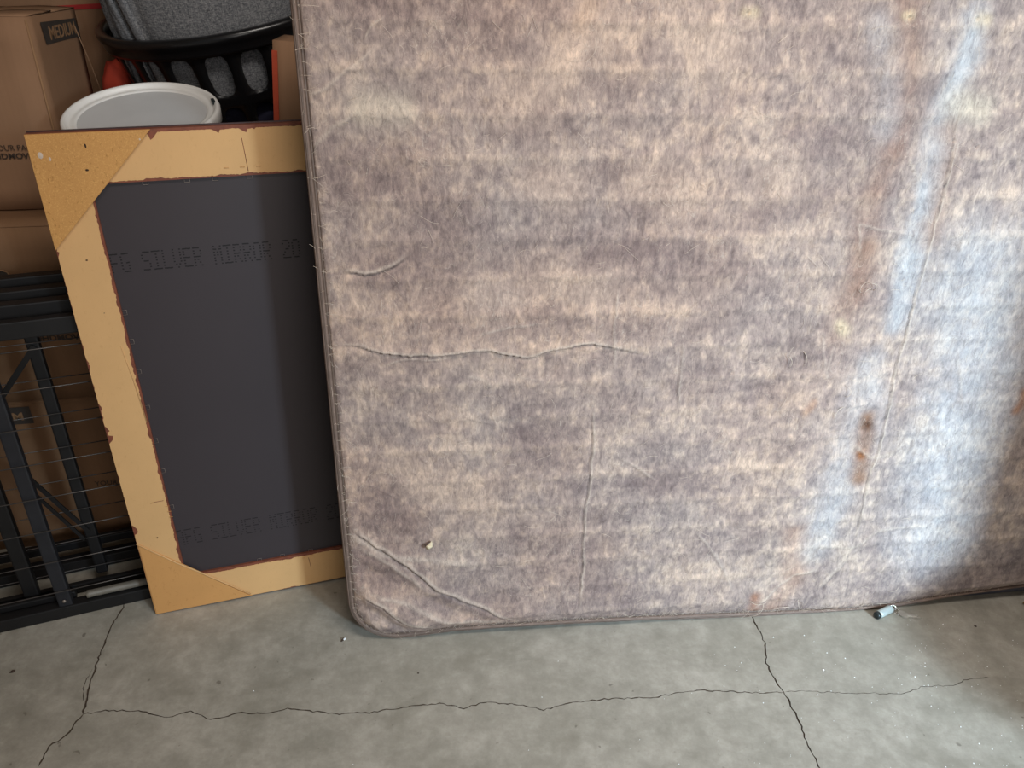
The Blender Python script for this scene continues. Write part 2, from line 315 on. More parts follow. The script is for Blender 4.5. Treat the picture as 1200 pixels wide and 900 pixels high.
WOOD = simple('stained_frame_wood', lin(122, 66, 46), 0.6, var=0.3, scale=50, bump=0.3)
EDGE = simple('dark_frame_edge', lin(58, 36, 38), 0.45, var=0.2)
BACK = simple('mirror_backing_paint', lin(58, 52, 55), 0.45, spec=0.45, var=0.05, scale=3, bump=0.0)
INK = simple('black_ink', lin(12, 9, 10), 0.7, var=0.05, bump=0)
STEEL = simple('staple_steel', lin(150, 138, 128), 0.4, 0.4, var=0.2, bump=0)
CARD = mat_cardboard('cardboard', lin(158, 122, 94))
CARD2 = mat_cardboard('cardboard_shade_brown', lin(134, 101, 74))  # darker brown; shade behind the bed frame partly put into this colour
CARDEDGE = mat_cardboard('cardboard_edge', lin(160, 124, 92))
RED = simple('red_print', lin(172, 44, 44), 0.6, var=0.1, bump=0)
ORANGE = simple('orange_print', lin(196, 78, 48), 0.6, var=0.1, bump=0)
CINK = simple('carton_ink', lin(62, 50, 42), 0.8, var=0.1, bump=0)
LABELK = simple('label_dark_print', lin(64, 56, 50), 0.7, var=0.12, bump=0)
BLACKM = simple('black_bed_metal', lin(20, 19, 20), 0.55, 0.1, 0.5, var=0.2, scale=20, bump=0.1)
BLACKM2 = simple('lit_bed_metal', lin(36, 37, 42), 0.5, 0.1, 0.5, var=0.2, scale=20, bump=0.1)  # paler bed metal; the front post's bluish light put into the colour
WIRE = simple('grey_wire', lin(80, 75, 72), 0.4, 0.6, var=0.2, bump=0)
PLASTICK = simple('black_basket_plastic', lin(22, 22, 24), 0.28, spec=0.6, var=0.1, scale=8, bump=0)
LIDW = simple('white_lid_plastic', lin(232, 230, 226), 0.38, spec=0.5, var=0.03, scale=8, bump=0)
LIDC = simple('translucent_lid_centre', lin(200, 200, 200), 0.4, spec=0.5, var=0.06, scale=6, bump=0.05)
PAIL = simple('tan_pail_plastic', lin(160, 122, 84), 0.5, var=0.1, bump=0)
HEATHER = mat_heather()
NAVY = simple('navy_cloth', lin(44, 44, 66), 0.9, var=0.35, scale=40)
TUBEG = simple('grey_plastic_tube', lin(112, 106, 96), 0.5, var=0.08)
FOB = simple('brushed_aluminium', lin(206, 222, 222), 0.28, 0.4, var=0.08, bump=0)
KEYM = simple('nickel_key', lin(186, 180, 170), 0.35, 0.5, var=0.2, bump=0)
CHROME = simple('chrome', lin(220, 220, 220), 0.15, 1.0, var=0.03, bump=0)
FOBK = simple('dark_fob_cap', lin(50, 58, 60), 0.35, 0.5, var=0.1, bump=0)
CRUMB = simple('white_crumbs', lin(240, 242, 242), 0.3, spec=0.8, var=0.03, bump=0)
DEB = simple('dark_debris', lin(62, 48, 38), 0.8, var=0.3, scale=200)
BRASS = simple('brass', lin(176, 130, 66), 0.4, 0.6, var=0.2, bump=0)
WALLM = simple('painted_drywall', lin(150, 140, 128), 0.9, var=0.05, scale=3)
CEILM = simple('ceiling_drywall', lin(170, 165, 158), 0.9, var=0.05, scale=3)
REDC = simple('red_fabric', lin(176, 58, 36), 0.85, var=0.25, scale=20)
GREYB = simple('shade_bin_grey', lin(84, 80, 78), 0.9, var=0.2)  # grey of the unseen bin added for shade

# ---------------------------------------------------------------- structure: floor with real cracks
def jitter_line(pts, step, amp, seed):
    rs = random.Random(seed); out = []
    P = [Vector(p) for p in pts]
    for i in range(len(P) - 1):
        a, b = P[i], P[i + 1]; L = (b - a).length; n = max(1, int(L / step)); d = (b - a).normalized(); nn = Vector((-d.y, d.x))
        for k in range(n):
            out.append(a + (b - a) * (k / n) + nn * (rs.uniform(-amp, amp) if (k or i) else 0))
    out.append(P[-1]); return out
def build_floor():
    cracks = [(DATA['crackA'], 0.0016), (DATA['crackA2'], 0.0007), (DATA['crackB'], 0.0011), (DATA['crackB2'], 0.0006), (DATA['crackC'], 0.0015)]
    V2 = [Vector(p) for p in ((-4, -2.9), (4, -2.9), (4, 3.2), (-4, 3.2))]
    E = [(0, 1), (1, 2), (2, 3), (3, 0)]; mids = {}; 
    nb = len(V2); polys = []
    for ci, (pts, w) in enumerate(cracks):
        L = jitter_line(pts, 0.008, 0.0022, 50 + ci); n = len(L); left = []; right = []
        rs = random.Random(ci)
        for i, p in enumerate(L):
            d = (L[min(i + 1, n - 1)] - L[max(i - 1, 0)]).normalized(); nn = Vector((-d.y, d.x))
            ww = w * rs.uniform(0.55, 1.5) * (0.15 if i in (0, n - 1) else 1)
            left.append(p + nn * ww); right.append(p - nn * ww)
        polys.append((L, left, right))
    allc = []
    for L, left, right in polys:
        ids = []
        for s in (left, L, right):
            b = len(V2); V2 += s; ids.append(b)
            for i in range(len(s) - 1): E.append((b + i, b + i + 1))
        allc.append((ids[1], len(L)))
        for e in (0, len(L) - 1): E += [(ids[0] + e, ids[1] + e), (ids[1] + e, ids[2] + e)]
    # coarse support grid for even triangles
    for i in range(-7, 8):
        for j in range(-4, 6):
            V2.append(Vector((i * 0.5 + 0.013 * j, j * 0.5 + 0.017 * i)))
    vo, eo, fo, ov, oe, of = geometry.delaunay_2d_cdt(V2, E, [], 0, 1e-6)
    mid = set(); band = set()
    rng = []
    for b, n in allc: rng.append((b, n))
    def is_mid(orig):
        for o in orig:
            for b, n in rng:
                if b < o < b + n - 1: return True
        return False
    zs = [(-0.0035 if is_mid(o) else 0.0) for o in ov]
    V = [(v.x, v.y, z) for v, z in zip(vo, zs)]
    me = bpy.data.meshes.new('floor'); me.from_pydata(V, [], [tuple(f) for f in fo]); me.update()
    fl = obj('floor', me, [CONC, CRACK])
    for p in me.polygons:
        if any(zs[i] < 0 for i in p.vertices) and p.area < 3e-5: p.material_index = 1
    for p in me.polygons:
        if p.normal.z < 0: me.flip_normals(); break
    tag(fl, 'grey mottled concrete garage floor with branching cracks', kind='structure')
    return fl
floor = build_floor()
def slab(name, a, b, mat):
    o = obj(name, box_bm(a[0], b[0], a[1], b[1], a[2], b[2]), mat); o['kind'] = 'structure'; return o
slab('wall_back', (-2.6, 3.0, 0), (3.4, 3.1, 2.6), WALLM)
slab('wall_left', (-2.7, -2.9, 0), (-2.6, 3.1, 2.6), WALLM)
slab('wall_right', (3.4, -2.9, 0), (3.5, 3.1, 2.6), WALLM)
slab('ceiling', (-2.7, -2.9, 2.6), (3.5, 3.1, 2.7), CEILM)

# ---------------------------------------------------------------- box spring, on its long side, underside facing us
BXM = frame_mat((-0.27, 1.308, 0.0), (1, 0.11), 4.0)
bs = empty('box_spring', None, 'large box spring with faded taupe underside cloth leaning upright beside the mirror', 'box spring', mat=BXM)
S0, S1, Z0, Z1, RC = -0.096, 1.934, -0.002, 1.50, 0.115
EB = ([0, .14, .3, .5, .7, .92, 1.14, 1.26, 1.38, 1.5, 1.6, 1.95], [.016, .026, .027, .026, .022, .015, .010, .018, .033, .044, .053, .056])
def e_bot(s): return float(np.interp(s, *EB))
def outline(n_side=60):
    """rounded rectangle, counter-clockwise from the left top going down; returns (point, outward normal, inset)"""
    P = []
    def arc(cx, cz, a0, a1, e0, e1, n=14):
        for i in range(n + 1):
            t = i / n; a = math.radians(a0 + (a1 - a0) * t)
            P.append(((cx + RC * math.cos(a), cz + RC * math.sin(a)), (math.cos(a), math.sin(a)), e0 + (e1 - e0) * t))
    arc(S0 + RC, Z1 - RC, 90, 180, .016, .016)
    for i in range(1, n_side):
        z = Z1 - RC + (Z0 + RC - Z1 + RC) * i / n_side
        P.append(((S0, z), (-1, 0), 0.0125 + 0.004 * (1 - z / 1.5)))
    arc(S0 + RC, Z0 + RC, 180, 270, .0165, e_bot(S0 + RC))
    for i in range(1, n_side * 2):
        s = S0 + RC + (S1 - S0 - 2 * RC) * i / (n_side * 2); P.append(((s, Z0), (0, -1), e_bot(s)))
    arc(S1 - RC, Z0 + RC, 270, 360, e_bot(S1), .016)
    for i in range(1, n_side): P.append(((S1, Z0 + RC + (Z1 - Z0 - 2 * RC) * i / n_side), (1, 0), .016))
    arc(S1 - RC, Z1 - RC, 0, 90, .016, .016)
    for i in range(1, n_side): P.append(((S1 - RC - (S1 - S0 - 2 * RC) * i / n_side, Z1), (0, 1), .016))
    return P
OUT = outline(); NO = len(OUT)
def ring(k_e, absin, y):
    r = []
    for i, ((s, z), (nx, nz), e) in enumerate(OUT):
        ins = e * k_e + absin
        wob = 0.0012 * noise.noise((s * 9, z * 9, k_e * 3))
        r.append((s - nx * ins, y + wob, z - nz * ins))
    return r
def ring2(k, y, absin=0.0):
    """k = 1 at the cloth edge, 0 where the tape ends, negative beyond it"""
    r = []
    for (s, z), (nx, nz), e in OUT:
        tw = min(e, .017) * (1 - .5 * min(1, max(0, (e - .02) / .02))); ins = e - (1 - k) * tw if k >= 0 else (e - tw) * (1 + k)
        ins = max(ins, 0) + absin
        r.append((s - nx * ins, y + 0.0012 * noise.noise((s * 9, z * 9, k * 3)), z - nz * ins))
    return r
def sweep(name, rings, mat, cap=False):
    V = [p for r in rings for p in r]; F = []
    for k in range(len(rings) - 1):
        for i in range(NO):
            j = (i + 1) % NO; F.append((k * NO + i, k * NO + j, (k + 1) * NO + j, (k + 1) * NO + i))
    if cap: F.append(tuple((len(rings) - 1) * NO + i for i in range(NO)))
    return pyobj(name, V, F, mat, bs, True)
o = sweep('edge_tape', [ring2(1.15, .012), ring2(1.0, .006), ring2(.82, -.003), ring2(.62, -.006), ring2(.48, -.001), ring2(.36, -.004), ring2(.15, -.002), ring2(0, .006)], BORDER)
o['label'] = 'brown rolled edge tape around the cloth'
o = sweep('side_panel', [ring2(.02, .0055), ring2(-.3, .010), ring2(-.7, .018), ring2(-1, .032), ring2(-1, .09), ring2(-1, .15, .014), ring2(-1, .172, .03)], SIDEM, True)
o['label'] = 'dark navy side panel under the edge tape'
tube('welt_cord', ring2(1.0, .0015), 0.0030, WELT, bs, 6, True)
tube('seam_cord', ring2(.48, -.0035), 0.0018, WELT, bs, 6, True)

def build_cover():
    # grid of 3 mm cells: fine where the photograph shows it
    s_f = np.concatenate([np.arange(0, 1.62, 0.003), np.linspace(1.62, 1.0 * (S1 - S0) - .012, 40)])   # from the left edge
    z_f = np.concatenate([np.arange(0, 1.38, 0.003), np.linspace(1.38, Z1 - .012, 20)])
    U, W = np.meshgrid(s_f, z_f, indexing='ij')
    z = W.copy(); s = U + S0
    # bottom edge follows the border, left edge follows the rounded corner
    zb = Z0 + np.interp(s, *EB) * 1.0
    z = np.where(W < 0.25, zb + (0.25 - zb) * (W / 0.25), W)
    Ri = RC - .016
    zz = np.clip(Ri - (z - (Z0 + .014)), 0, Ri)
    inset = .015 + Ri - np.sqrt(np.maximum(Ri ** 2 - zz ** 2, 0))
    zz2 = np.clip(Ri - ((Z1 - .012) - z), 0, Ri); inset += Ri - np.sqrt(np.maximum(Ri ** 2 - zz2 ** 2, 0))
    s = np.where(U < 0.3, S0 + inset + (0.3 - inset) * (U / 0.3), s)
    rx = S1 - S0 - .012 - U                                       # right corners
    s = np.where(rx < .25, s - (inset - .015) * (1 - np.clip(rx, 0, .25) / .25), s)
    X, Z = s, z
    H = np.zeros_like(X)                                          # height towards the viewer, metres
    # slats inside press through the cloth, loose cloth between them
    sl = 0.0745
    ph = (Z + 0.004 * (fbm(X * 2, Z * 2, 5) - .5) - 0.02) / sl
    fr = ph - np.floor(ph)
    edge_f = np.clip(np.minimum(X - S0, Z) / 0.08, 0, 1)
    slat = np.exp(-((fr - 0.5) / 0.13) ** 2)
    H += 0.0024 * slat * edge_f
    H += 0.010 * (fbm(X * 2.2, Z * 2.8, 11, 3) - .5) * edge_f
    H += 0.0040 * (fbm(X * 9, Z * 12, 21, 3) - .5) * edge_f
    H += 0.0018 * (fbm(X * 40, Z * 34, 31, 3) - .5)
    # fine random wrinkles
    wr = np.abs(fbm(X * 7 + 3, Z * 8, 41, 3) - .5); H += 0.0014 * np.exp(-(wr / .010) ** 2) * (fbm(X * 5, Z * 5, 57, 2) > .47)
    wr = np.abs(fbm(X * 13 + 9, Z * 11, 47, 2) - .5); H -= 0.0007 * np.exp(-(wr / .012) ** 2) * (fbm(X * 4, Z * 4, 53, 2) > .52)
    # bulging, puckered lower left corner
    H += 0.012 * np.exp(-(((X + .0) / .13) ** 2 + ((Z - .09) / .09) ** 2))
    H += 0.006 * np.exp(-((Z - .06) / .04) ** 2) * (0.5 + fbm(X * 6, Z * 0, 61, 2)) * np.clip((1.2 - X) / .4, 0, 1)
    H += 0.012 * np.exp(-((X - 1.55) / .25) ** 2) * np.clip(1 - Z / .5, 0, 1)
    for (cx, cz, ax, az, an, am) in [(.02, .085, .11, .016, -.62, .008), (.10, .065, .16, .018, -.42, .008), (.06, .135, .14, .02, -.55, -.008), (.16, .10, .13, .022, -.4, .006), (.015, .045, .07, .012, -.75, -.007), (.30, .07, .06, .02, -.9, .004), (.42, .06, .05, .018, -1.1, .004), (.0, .22, .09, .02, -.4, .005)]:
        ux = (X - cx) * math.cos(an) + (Z - cz) * math.sin(an); uz = -(X - cx) * math.sin(an) + (Z - cz) * math.cos(an)
        H += am * np.exp(-(ux / ax) ** 2 - (uz / az) ** 2)
    # soft vertical trough right of the middle
    d, sd, ar = dist_poly(X, Z, [(.88, 1.36), (.86, 1.0), (.80, .75), (.79, .5), (.78, .2)])
    H -= 0.007 * np.exp(-(d / .055) ** 2)
    d, sd, ar = dist_poly(X, Z, [(.98, 1.36), (.97, 1.0), (.92, .75), (.92, .5), (.92, .2)])
    H += 0.009 * np.exp(-(d / .05) ** 2)
    crease = np.zeros_like(X); ridge_pale = np.zeros_like(X)
    rs = random.Random(3)
    for ci, (pts, amp, w) in enumerate(DATA['creases']):
        L = [Vector(p) for p in pts]
        if len(L) > 1: L = jitter_line(L, 0.02, 0.0022, ci)
        P = np.array([tuple(p) for p in L]); pad = .05
        m = (X > P[:, 0].min() - pad) & (X < P[:, 0].max() + pad) & (Z > P[:, 1].min() - pad) & (Z < P[:, 1].max() + pad)
        d, sd, ar = dist_poly(X[m], Z[m], P)
        ww = w * 0.001 * 1.0; a = abs(amp) * 0.0017
        a = a * (.55 + .9 * fbm(X[m] * 30, Z[m] * 30, 500 + ci, 2))
        taper = np.clip(np.minimum(ar, 1 - ar) * 7, 0.15, 1)
        if amp < 0:      # a fold: one side overlaps the other
            H[m] += taper * a * (0.9 * np.exp(-np.maximum(d, 0) / (ww * 4)) * np.where(sd > 0, 1, 0) - 0.7 * np.exp(-(d / ww) ** 2) * np.where(sd > 0, .2, 1))
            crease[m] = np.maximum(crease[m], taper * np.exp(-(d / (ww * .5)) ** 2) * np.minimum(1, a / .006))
            ridge_pale[m] = np.maximum(ridge_pale[m], taper * np.exp(-((d - ww * 1.3) / (ww * .8)) ** 2) * (sd > 0) * np.clip(a / .004, 0, 1))
        else:
            H[m] += taper * a * np.exp(-(d / ww) ** 2)
            ridge_pale[m] = np.maximum(ridge_pale[m], taper * np.exp(-(d / (ww * .6)) ** 2) * np.clip(a / .003, 0, .8))
    for i, (a, b) in enumerate(DATA['tufts']):
        d = np.hypot(X - a, Z - b); H += 0.0022 * np.exp(-((d - .006) / .0025) ** 2) - 0.005 * np.exp(-(d / .003) ** 2)
    # tuck the edges under the cord
    ed = np.minimum(np.minimum(U, W), np.minimum(S1 - S0 - .012 - U, Z1 - .012 - W))
    H = H * np.clip(ed / 0.03, 0, 1) + 0.003 * np.clip(ed / 0.012, 0, 1) + .0012 * (fbm(X * 60, Z * 60, 71, 2) - .5) * (ed < .03)
    Yv = -(H)
    Yv = np.where(ed < .0015, .006, Yv)
    # ---- dusting, fading, stains and painted cool light, as vertex colour
    vx = X + .02 * (fbm(X * 10, Z * 10, 81, 3) - .5); vz = Z + .02 * (fbm(X * 10, Z * 10, 85, 3) - .5)
    A = fbm(vx * 6.5, vz * 8.5, 101, 5, .66); Bn = fbm(vx * 24, vz * 30, 111, 4, .65); Cn = fbm(vx * 90, vz * 60, 121, 3, .7)
    band = np.exp(-((fr - 0.5) / 0.16) ** 2) * np.clip((fbm(X * 5, np.floor(ph) * 3.1 + .5, 131, 3) - .38) * 4, 0, 1)
    band2 = np.exp(-((fr - 0.05) / 0.16) ** 2) * np.clip((fbm(X * 4 + 7, np.floor(ph + .45) * 5.3 + .5, 137, 3) - .45) * 4, 0, 1)
    t = np.clip(0.47 + (A - .5) * 1.0 + (Bn - .5) * .85 + (Cn - .5) * 1.0 + band * .22 - band2 * .15, 0, 1)
    lo = np.array(lin(130, 115, 111)[:3]); mid = np.array(lin(160, 143, 134)[:3]); hi = np.array(lin(196, 174, 156)[:3])
    T = t[..., None]
    C = np.where(T < .5, lo + (mid - lo) * (T / .5), mid + (hi - mid) * ((T - .5) / .5))
    # hue drift: pinkish, greyish
    q = (fbm(vx * 5 + 20, vz * 5, 141, 4) - .5)[..., None]
    C = C * np.array([.945, .905, .90])
    C = C * (1 + q * np.array([.14, -.04, -.18]))
    # cooler towards the right: bluish light from there put into the colour
    g = np.clip((X - .55) / .7, 0, 1)[..., None]
    C = C * (1 + g * np.array([-.07, .0, .05]))
    for si, (pts, w, col, k) in enumerate(DATA['stains']):
        P = np.array(pts); pad = w * 3
        m = (X > P[:, 0].min() - pad) & (X < P[:, 0].max() + pad) & (Z > P[:, 1].min() - pad) & (Z < P[:, 1].max() + pad)
        d, sd, ar = dist_poly(vx[m], vz[m], P)
        wn = w * (.7 + .6 * fbm(X[m] * 16, Z[m] * 12, 200 + si, 3))
        f = np.exp(-(d / wn) ** 2.4) * k * (.55 + .9 * fbm(X[m] * 30, Z[m] * 26, 300 + si, 3)); f = np.clip(f, 0, 1)[:, None]
        C[m] = C[m] * (1 - f) + np.array(col) ** 1.7 * np.array([.95, 1.0, 1.06]) * f
    C = C * (1 - .6 * crease[..., None]); C = C + (np.array(lin(206, 190, 174)[:3]) - C) * .45 * ridge_pale[..., None]  # fold lines darker, raised edges paler
    C = np.clip(C, 0.01, .95)
    nx, nz = X.shape
    co = np.stack([X, Yv, Z], -1).reshape(-1, 3)
    idx = np.arange(nx * nz).reshape(nx, nz)
    quads = np.stack([idx[:-1, :-1], idx[1:, :-1], idx[1:, 1:], idx[:-1, 1:]], -1).reshape(-1, 4)
    me = bpy.data.meshes.new('dust_cover')
    me.vertices.add(len(co)); me.vertices.foreach_set('co', co.ravel())
    me.loops.add(quads.size); me.loops.foreach_set('vertex_index', quads.ravel())
    me.polygons.add(len(quads)); me.polygons.foreach_set('loop_start', np.arange(0, quads.size, 4))
    me.update(calc_edges=True)
    ca = me.color_attributes.new('dust_and_light', 'FLOAT_COLOR', 'POINT')
    ca.data.foreach_set('color', np.concatenate([C.reshape(-1, 3), np.ones((len(co), 1))], 1).ravel())
    o = obj('dust_cover', me, CLOTH, bs, True)
    return o
build_cover()['label'] = 'faded taupe fibrous cloth stapled over the slats'

# frayed fibres along the stapled edges
def threads():
    rs = random.Random(5); V = []; F = []
    n = 0
    while n < 620:
        i = rs.randrange(NO); (s, z), (nx, nz), e = OUT[i]
        if s > 1.5 or z > 1.36: continue
        n += 1
        s += rs.uniform(-.01, .01); p = Vector((s - nx * (e + rs.uniform(-.002, .006)), -.004, z - nz * (e + rs.uniform(-.002, .006))))
        L = rs.uniform(.004, .016) * (1.6 if rs.random() < .12 else 1)
        d = Vector((-nx * rs.uniform(.2, 1.4) + rs.uniform(-.7, .7), -rs.uniform(0, .35), -nz * rs.uniform(.2, 1.4) + rs.uniform(-.7, .7))).normalized()
        c = Vector((rs.uniform(-1, 1), -.2, rs.uniform(-1, 1))) * .5
        pts = [p + (d * t + c * t * t) * L for t in (0, .33, .66, 1)]
        v, f = tube_data(pts, .00028, 3); b = len(V); V += v; F += [tuple(b + k for k in q) for q in f]
    for k in range(420):                       # loose hairs over the whole face
        p = Vector((rs.uniform(-.06, 1.55), -.005 - rs.uniform(0, .004), rs.uniform(.05, 1.34)))
        L = rs.uniform(.008, .028); a = rs.uniform(0, 6.28); d = Vector((math.cos(a), -.05, math.sin(a))); c = Vector((rs.uniform(-1, 1), 0, rs.uniform(-1, 1))) * .7
        pts = [p + (d * t + c * t * t) * L for t in (0, .25, .5, .75, 1)]
        v, f = tube_data(pts, .00024, 3); b = len(V); V += v; F += [tuple(b + q_ for q_ in q) for q in f]
    o = pyobj('frayed_fibres', V, F, THREAD, bs); o['kind'] = 'stuff'; return o
threads()
# larger loose wisps hanging at the lower edge and beside the tufts
rs = random.Random(9)
def wisp(s, z, L, a, curl, r=.0007, parent=bs):
    pts = [Vector((s, -.008, z)) + Vector((math.cos(a + curl * t) * L * t, -.006 * math.sin(3 * t), math.sin(a + curl * t) * L * t)) for t in np.linspace(0, 1, 7)]
    return tube('loose_thread', pts, [r * (1 - .6 * t) for t in np.linspace(0, 1, 7)], THREAD, parent, 5)
for (s, z, L, a, cu) in [(.865, .055, .045, -.7, .6), (.90, .045, .05, -1.3, -1.0), (.99, .05, .03, -1.9, .7), (.97, .028, .05, 2.6, .7), (1.01, .84, .022, .1, 2.4),
                         (1.005, .842, .02, 2.0, 2.0), (.985, .836, .024, 3.0, -1.8), (.855, .70, .03, -.6, -.9), (.885, .71, .035, -.7, -.7), (1.22, .06, .03, .1, .5), (1.0, .60, .03, .4, 1.4), (1.0, .575, .035, 2.8, 1.6)]:
    wisp(s, z, L, a, cu)
# cream scrap poking out of a tear
def scrap(s, z, w, h):
    V = []; F = []; n = 12
    for k in range(n):
        a = 2 * math.pi * k / n; rr = 1 + .12 * math.sin(3 * a + 1)
        V.append((s + w * rr * math.cos(a), -.013 + .002 * math.cos(a), z + h * rr * math.sin(a)))
    V.append((s, -.017, z)); V.append((s, -.004, z))
    for k in range(n): F += [(k, (k + 1) % n, n), ((k + 1) % n, k, n + 1)]
    V += [(s - w * .5, -.012, z + h * .7), (s + w * .9, -.012, z + h * .8), (s + w * .75, -.010, z + h * 2.3), (s + w * .6, -.004, z + h)]; b = n + 2
    F += [(b, b + 1, b + 2), (b, b + 2, b + 3), (b + 1, b + 3, b + 2)]
    o = pyobj('torn_flap', V, F, CHIP, bs, True); o['label'] = 'cream scrap poking through a tear'
scrap(DATA['tufts'][1][0], DATA['tufts'][1][1], .0085, .006)

# ---------------------------------------------------------------- mirror seen from behind
MRM = frame_mat((-0.854, 1.367, 0.001), (.434, .138), 2.5) @ Matrix.Rotation(math.radians(-.65), 4, 'Y')
mi = empty('mirror', None, 'tan-framed mirror with dark printed back showing, leaning left of the box spring', 'mirror', mat=MRM)
MW, MH, TH = .66, 1.122, .020
FL, FT, FB = .0868, .095, .098        # side, top and bottom board widths
def prism(name, poly, y0, y1, mat, parent, bevel=0.0):
    bm = bmesh.new(); a = [bm.verts.new((x, y0, z)) for x, z in poly]; b = [bm.verts.new((x, y1, z)) for x, z in poly]; n = len(poly)
    bm.faces.new(a); bm.faces.new(list(reversed(b)))
    for i in range(n): bm.faces.new((a[i], b[i], b[(i + 1) % n], a[(i + 1) % n]))
    bmesh.ops.recalc_face_normals(bm, faces=bm.faces)
    if bevel: bmesh.ops.bevel(bm, geom=[e for e in bm.edges if all(abs(v.co.y - y0) < 1e-6 for v in e.verts)], offset=bevel, segments=2, affect='EDGES')
    return obj(name, bm, mat, parent)
prism('frame_board', [(0, 0), (FL, FB), (FL, MH - FT), (0, MH)], .0, TH, WOOD, mi)
prism('frame_board', [(0, MH), (FL, MH - FT), (MW - FL, MH - FT), (MW, MH)], .0, TH, WOOD, mi)
prism('frame_board', [(0, 0), (MW, 0), (MW - FL, FB), (FL, FB)], .0, TH, WOOD, mi)
prism('frame_board', [(MW, 0), (MW, MH), (MW - FL, MH - FT), (MW - FL, FB)], .0, TH, WOOD, mi)
# thin dark outer moulding behind the boards
o = obj('front_moulding', box_bm(-.001, MW + .001, TH, TH + .008, 0.0005, MH + .002, .001), EDGE, mi)
obj('backing_panel', box_bm(FL - .01, MW - FL + .01, .006, .012, FB - .01, MH - FT + .01), BACK, mi)
def ragged_strip(name, p0, p1, width, seedn, e_in=.003, e_out=.001, burst_out=.004, mat=PAPER):
    """paper strip from p0 to p1 lying on a board; inner edge to the left of travel is at +width"""
    p0 = Vector(p0); p1 = Vector(p1); d = (p1 - p0); L = d.length; d.normalize(); nn = Vector((-d.y, d.x)); n = int(L / .0025)
    V = []; F = []
    for i in range(n + 1):
        t = i / n; q = p0 + d * (L * t)
        n1 = noise.noise((t * L * 60, seedn, 0)); n2 = noise.noise((t * L * 260, seedn + 5, 0)); n3 = noise.noise((t * L * 22, seedn + 9, 0))
        a = e_out + max(0, n3 - .10) * burst_out * 5 * (1 if n1 > -.15 else .25) + .0009 * n2 + max(0, n1 - .35) * .006
        b = e_in + max(0, n1) * .005 + .0016 * n2 + max(0, n3) * .005
        A = q + nn * max(a, 0.0002); B = q + nn * (width - max(b, .0004))
        V += [(A.x, -.0006, A.y), (B.x, -.0006, B.y), (A.x, 0.0, A.y), (B.x, 0.0, B.y)]
        if i:
            k = 4 * i; F += [(k - 4, k - 3, k + 1, k), (k - 4, k, k + 2, k - 2), (k - 3, k - 1, k + 3, k + 1)]
    return pyobj(name, V, F, mat, mi)
# direction chosen so that the left normal points to the panel
ragged_strip('backing_paper', (0, MH - .02), (0, .02), FL, 1.3, .0035, .0005, .006)
ragged_strip('backing_paper', (.02, 0), (MW - .1, 0), FB, 4.1, .006, .001, .002)
ragged_strip('backing_paper', (MW - .02, MH), (.02, MH), FT, 8.7, .003, .006, .007)
# right board paper is hidden behind the box spring, same paper
ragged_strip('backing_paper', (MW, .1), (MW, MH - .1), FL, 3.7, .003, .001, .003)
o = prism('corner_plate', [(.0005, MH - .0005), (.0005, .9103), (.209, MH - .0005)], -.0065, -.0002, CHIPB, mi, .0006); o['label'] = 'bare speckled chipboard corner plate at the top left'
o = prism('corner_plate', [(0.0005, .0005), (.224, .0005), (.219, .008), (.0015, .213)], -.0040, -.0002, PAPER2, mi, .0025); o['label'] = 'paper-covered corner plate at the bottom left'
# raised paper fold along the covered plate's long edge
tube('paper_fold', [(.0, -.0030, .214), (.075, -.0036, .1405), (.1, -.0036, .119), (.15, -.0036, .0735), (.222, -.0030, .007)], .0017, PAPER, mi, 6)
# nail holes, splits and bumps in the paper
def mark(x, z, rx, rz, mat, y=-.0008, nm='nail_hole'):
    V = []; n = 8
    for k in range(n): a = 2 * math.pi * k / n; V.append((x + rx * math.cos(a), y, z + rz * math.sin(a)))
    V.append((x, y - .0005, z)); F = [(k, (k + 1) % n, n) for k in range(n)]
    return pyobj(nm, V, F, mat, mi)
HOLE = simple('nail_hole_dark', lin(48, 30, 20), 0.9, var=0.1, bump=0)
for x, z, a, b, y in [(.048, .885, .0022, .0014, -.0009), (.046, .22, .002, .002, -.0009), (.088, 1.055, .003, .002, -.0068), (.095, 1.098, .0016, .004, -.0068), (.055, .775, .0012, .0008, -.0009), (.012, 1.0, .0012, .001, -.0068)]:
    mark(x, z, a, b, HOLE, y)
for x, z, a, b in [(.018, 1.085, .0045, .006), (.032, 1.078, .002, .004), (.188, 1.105, .0015, .002)]: mark(x, z, a, b, THREAD, -.0068, 'paint_fleck')
for x, z in [(.083, .30), (.084, .285), (.085, .27), (.33, 1.043), (.36, 1.043), (.39, 1.043), (.36, .085), (.38, .087), (.062, .05)]:
    tube('staple', [(x - .004, -.0005, z), (x - .004, -.0016, z + .001), (x + .004, -.0016, z + .001), (x + .004, -.0005, z)], .0005, PAPER2, mi, 5)
tube('paper_seam', [(.050, -.0007, .315), (.062, -.0008, .3165), (.078, -.0007, .317)], .0006, WOOD, mi, 4)
tube('paper_seam', [(.367, -.0007, 1.098), (.3685, -.0008, 1.07), (.37, -.0007, 1.035)], .0006, WOOD, mi, 4)
tube('paper_seam', [(.372, -.0007, .083), (.373, -.0008, .07), (.374, -.0007, .055)], .0006, WOOD, mi, 4)
tube('paper_seam', [(.070, -.0007, .70), (.078, -.0012, .62), (.083, -.0007, .52)], .0012, PAPER, mi, 4)
